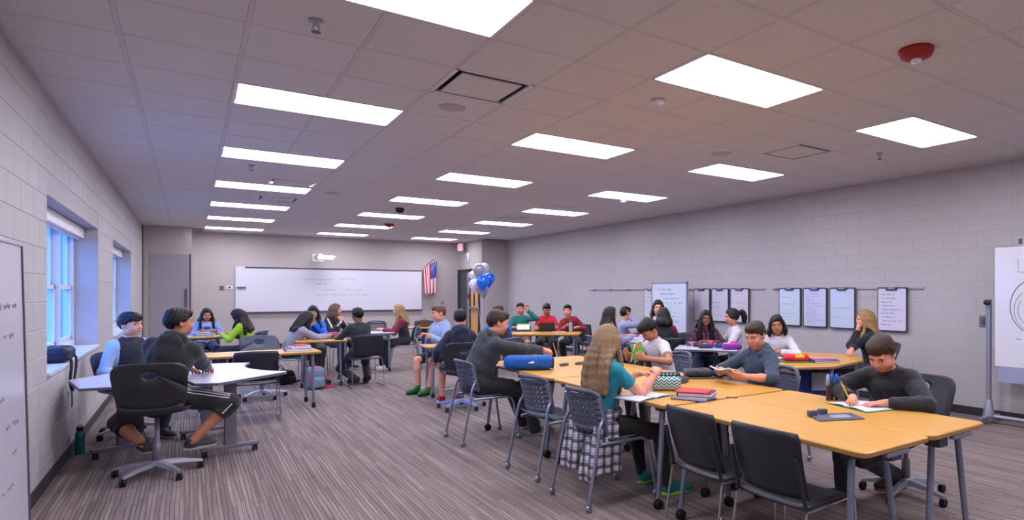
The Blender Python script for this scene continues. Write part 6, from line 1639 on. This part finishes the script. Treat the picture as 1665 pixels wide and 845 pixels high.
x, y = G(1255, 588, TZ); o = thing('paper_sheet', 'white paper sheet under the arms of the girl in white', 'paper', (x + .30, y + .32, TZ)); MB().box((0, 0, .002), (.30, .22, .003), M=RZ(-30)).build('sheet', m_page, o)
# bag hanging under the right maple table
x, y = c8[0] - .02, c8[1] + .02; o = thing('hanging_bag', 'blue bag with a grey panel hanging under the right maple table', 'bag', (x, y, .30), R(-35))
soft('bag_body', (.26, .09, .155), .05, P_('bag_blue', (.14, .20, .50), rough=.8, bump=.2, bscale=90), o, (0, 0, .16), seed=12); MB().box((.0, -.105, .20), (.20, .012, .20), bev=.005).build('grey_panel', P_('bag_panel', (.58, .60, .66), rough=.7), o)
for s_ in (-1, 1): MB().tube(crv([(s_ * .12, 0, .30), (s_ * .12, 0, .36), (s_ * .10, 0, TZ - .33)], 4), .008, 6).build('strap', P_('bag_strap', (.10, .12, .25)), o)
# white table: cases
stack(1135, 562, [('grey folder at the bottom of the pile before the smiling girl', .30, .24, .02, (.45, .42, .50), 0, 0, 0), ('magenta notebook in the pile before the smiling girl', .29, .22, .02, (.62, .16, .42), 0, 0, 6), ('pale pink book on top of the pile before the smiling girl', .27, .20, .02, (.80, .66, .70), 0, .0, -5)], -30, 'books on the white table')
pouch('dark grey pencil case beside the magenta notebook', (*G(1147, 566, TZ), TZ), R(-30), (.10, .04, .03), (.24, .25, .33))
pouch('purple pencil case on the white table near the ponytail girl', (*G(1190, 568, TZ), TZ), R(-25), (.13, .05, .035), (.52, .16, .62))
pouch('small blue pencil case behind the purple one', (*G(1176, 565, TZ), TZ), R(-15), (.12, .04, .025), (.16, .24, .55))
for k, (px, py) in enumerate(((6.12, 6.08), (5.95, 6.38))):
    xx, yy = px, py; o = thing('pom_pom', ('hot pink pom pom behind the purple pencil case', 'hot pink pom pom behind the small blue pencil case')[k], 'pom pom', (xx, yy, TZ), 0, 'pink pom poms on the white table')
    soft('fluff', (.045, .045, .04), .039, P_('pompom_pink', (.92, .18, .48), rough=.9), o, (0, 0, .042), seed=20 + k, noise=.008)
black_chair('empty black stacking chair below the tall standing board', D(1122, 9.9), toward(1122))
# -- back table of the boys
x, y = D(889, 12.05); o = thing('laptop', 'black laptop open before the boy in the red t-shirt', 'laptop', (x, y, TZ), R(toward(889) - 90))
MB().box((0, 0, .008), (.30, .20, .016), bev=.004).build('keyboard_base', m_dark, o); MB().box((0, .135, .09), (.30, .010, .18), M=RX(-18), bev=.003).build('screen', m_dark, o)
bottle('clear water bottle before the boy in dark red', (*D(928, 11.75), TZ), .035, .23, mat('clear_bottle', (.62, .62, .70), .15, alpha=1, coat=.4), m_grayp)
x, y = D(851, 12.0); o = thing('paper_sheet', 'white paper sheet with green edge held up by the boy in teal', 'paper', (x, y, TZ + .07), R(toward(851) - 90))
MB().box((0, 0, .02), (.24, .18, .004), M=RX(-35)).build('sheet', m_page, o); MB().box((0, .07, .075), (.24, .03, .005), M=RX(-35)).build('green_edge', P_('edge_green', (.30, .55, .20)), o)
x, y = D(908, 11.7); book('thin pale notebook between the boys in red', (x, y, TZ), R(-30), .28, .20, .012, (.70, .64, .66))
# -- middle table
x, y = G(703, 566, TZ); book('red folder on the maple table before the boy in light blue', (x + .16, y - .06, TZ), R(-20), .30, .22, .02, (.75, .10, .14), cat='folder')
x, y = 3.50, 8.80; o = thing('drink_carton', 'blue and white drink carton on the maple table beside the navy hoodie', 'carton', (x, y, TZ), R(20))
MB().box((0, 0, .06), (.07, .05, .12), bev=.004).build('carton_body', P_('carton_blue', (.12, .45, .82)), o); MB().box((0, 0, .062), (.072, .052, .03)).build('label_band', P_('carton_white', (.8, .82, .86)), o); MB().tube([(.015, 0, .12), (.02, .0, .165)], .003, 6).build('straw', m_page, o)
# -- left tables
stack(333, 546, [('green folder at the bottom of the pile before the girl with the bow', .30, .22, .02, (.25, .62, .22), 0, .0, 0), ('blue binder in the pile before the girl with the bow', .28, .20, .03, (.18, .40, .80), .01, 0, 8), ('yellow book on top of the pile before the girl with the bow', .22, .16, .02, (.80, .72, .40), -.05, 0, -8)], -10, 'books on the far left table')
stack(388, 545, [('blue book under the purple one beside the girl in lime', .24, .18, .02, (.22, .40, .75), 0, .12, 0), ('purple book beside the girl in lime', .22, .16, .02, (.36, .26, .56), .02, .12, 8)], -10, 'books on the far left table')
stack(486, 571, [('grey blue binder at the right end of the left maple table', .30, .22, .035, (.40, .42, .56), 0, .12, 0), ('white book with red band on the grey blue binder', .24, .17, .03, (.82, .80, .84), .02, .12, 10), ('red folder topmost at the right end of the left maple table', .18, .14, .014, (.80, .22, .24), .03, .13, 20)], 0, 'books on the left maple table')
x, y = 1.95, 11.30; book('red folder on the small maple table beside the person in black', (x, y, TZ), R(30), .30, .22, .02, (.80, .12, .22), cat='folder')
pouch('magenta pencil case at the far edge of the small maple table', (1.95, 11.45, TZ + .0205), R(15), (.11, .04, .03), (.72, .16, .55))
o = thing('side_desk', 'small pale desk with T leg far back behind the blond girl in maroon', 'table', (*D(690, 13.5), 0), R(-30)); table_top(o, rrect(.62, .5, .03), True); MB().box((0, 0, .36), (.10, .05, .68), bev=.006).build('post', P_('post_blue', (.20, .22, .45)), o); MB().box((0, 0, .03), (.5, .06, .04), bev=.008).build('foot', m_tleg, o)
o = thing('paper_bag', 'brown paper bag on the small pale desk far back', 'bag', (*D(690, 13.5), TZ + .003), R(-30)); soft('bag_body', (.09, .06, .075), .012, P_('kraft_brown', (.36, .26, .18), rough=.9), o, (0, 0, .076), seed=30, noise=.004); MB().tube(crv([(-.04, 0, .15), (0, 0, .20), (.04, 0, .15)], 4), .004, 6).build('handle', P_('kraft_brown', (.36, .26, .18)), o)
# -- floor: bags and bottle
def backpack(label, loc, rz, c1, c2, half=(.15, .09, .20), m1=None):
    o = thing('backpack', label, 'backpack', loc, rz); ma = m1 or P_('bp_%02x%02x%02x' % tuple(int(c * 255) for c in c1), c1, rough=.8, bump=.2, bscale=90); mb_ = P_('bp_%02x%02x%02x' % tuple(int(c * 255) for c in c2), c2, rough=.7)
    soft('main_body', half, .07, ma, o, (0, 0, half[2]), seed=14)
    soft('front_pocket', (half[0] * .75, .035, half[2] * .45), .03, ma, o, (0, -half[1] - .01, half[2] * .62), seed=15)
    MB().tube([(half[0] * .96 * math.cos(t), -half[1] * .75, half[2] + half[2] * .93 * math.sin(t)) for t in np.linspace(-.3, 3.44, 20)], .010, 8).build('trim_piping', mb_, o)
    MB().tube(crv([(-.04, .02, half[2] * 2 - .02), (0, .03, half[2] * 2 + .05), (.04, .02, half[2] * 2 - .02)], 4), .008, 6).build('handle', mb_, o)
    MB().tube(crv([(half[0] * .6, -half[1] * .4, .02), (half[0] * 1.5, -half[1] * .6, .012), (half[0] * 2.3, -half[1] * .2, .03), (half[0] * 2.0, half[1] * .4, .012), (half[0] * .8, half[1] * .5, .03)], 5), .011, 6).build('strap', mb_, o)
    return o
backpack('grey backpack with hot pink trim lying on the carpet under the left maple table', (*G(512, 632), 0), R(20), (.44, .52, .60), (.90, .15, .38), (.13, .09, .17))
backpack('black backpack on the carpet beside the pink trimmed one', (*G(462, 624), 0), R(40), (.06, .06, .08), (.10, .10, .12), (.15, .10, .11))
bottle('teal water bottle with black cap on the carpet by the left wall', (*G(130, 737), 0), .037, .25, mat('teal_plastic', (.02, .42, .44), .25, coat=.4), m_dark)
o = thing('satchel', 'dark blue patterned bag lying on the window sill with straps hanging down', 'bag', (XL - .11, 7.55, WZ0 + .032), R(0))
soft('bag_body', (.115, .22, .060), .05, P_('satchel_blue', (.07, .10, .20), rough=.6, var=.6, vscale=14), o, (.02, 0, .068), seed=17)
MB().tube([(.02, -.19, .122), (.03, 0, .128), (.02, .19, .122)], .006, 6).build('zipper', P_('zip_blue', (.22, .38, .70)), o)
MB().tube(crv([(.06, -.12, .06), (.14, -.13, .02), (.135, -.14, -.18), (.14, -.02, -.27), (.135, .12, -.18), (.14, .16, .02), (.06, .16, .06)], 6), .011, 6).build('strap', m_dark, o)
MB().tube(crv([(.135, -.05, -.26), (.137, -.04, -.34), (.135, -.04, -.42)], 4), .005, 6).build('cord', m_dark, o)
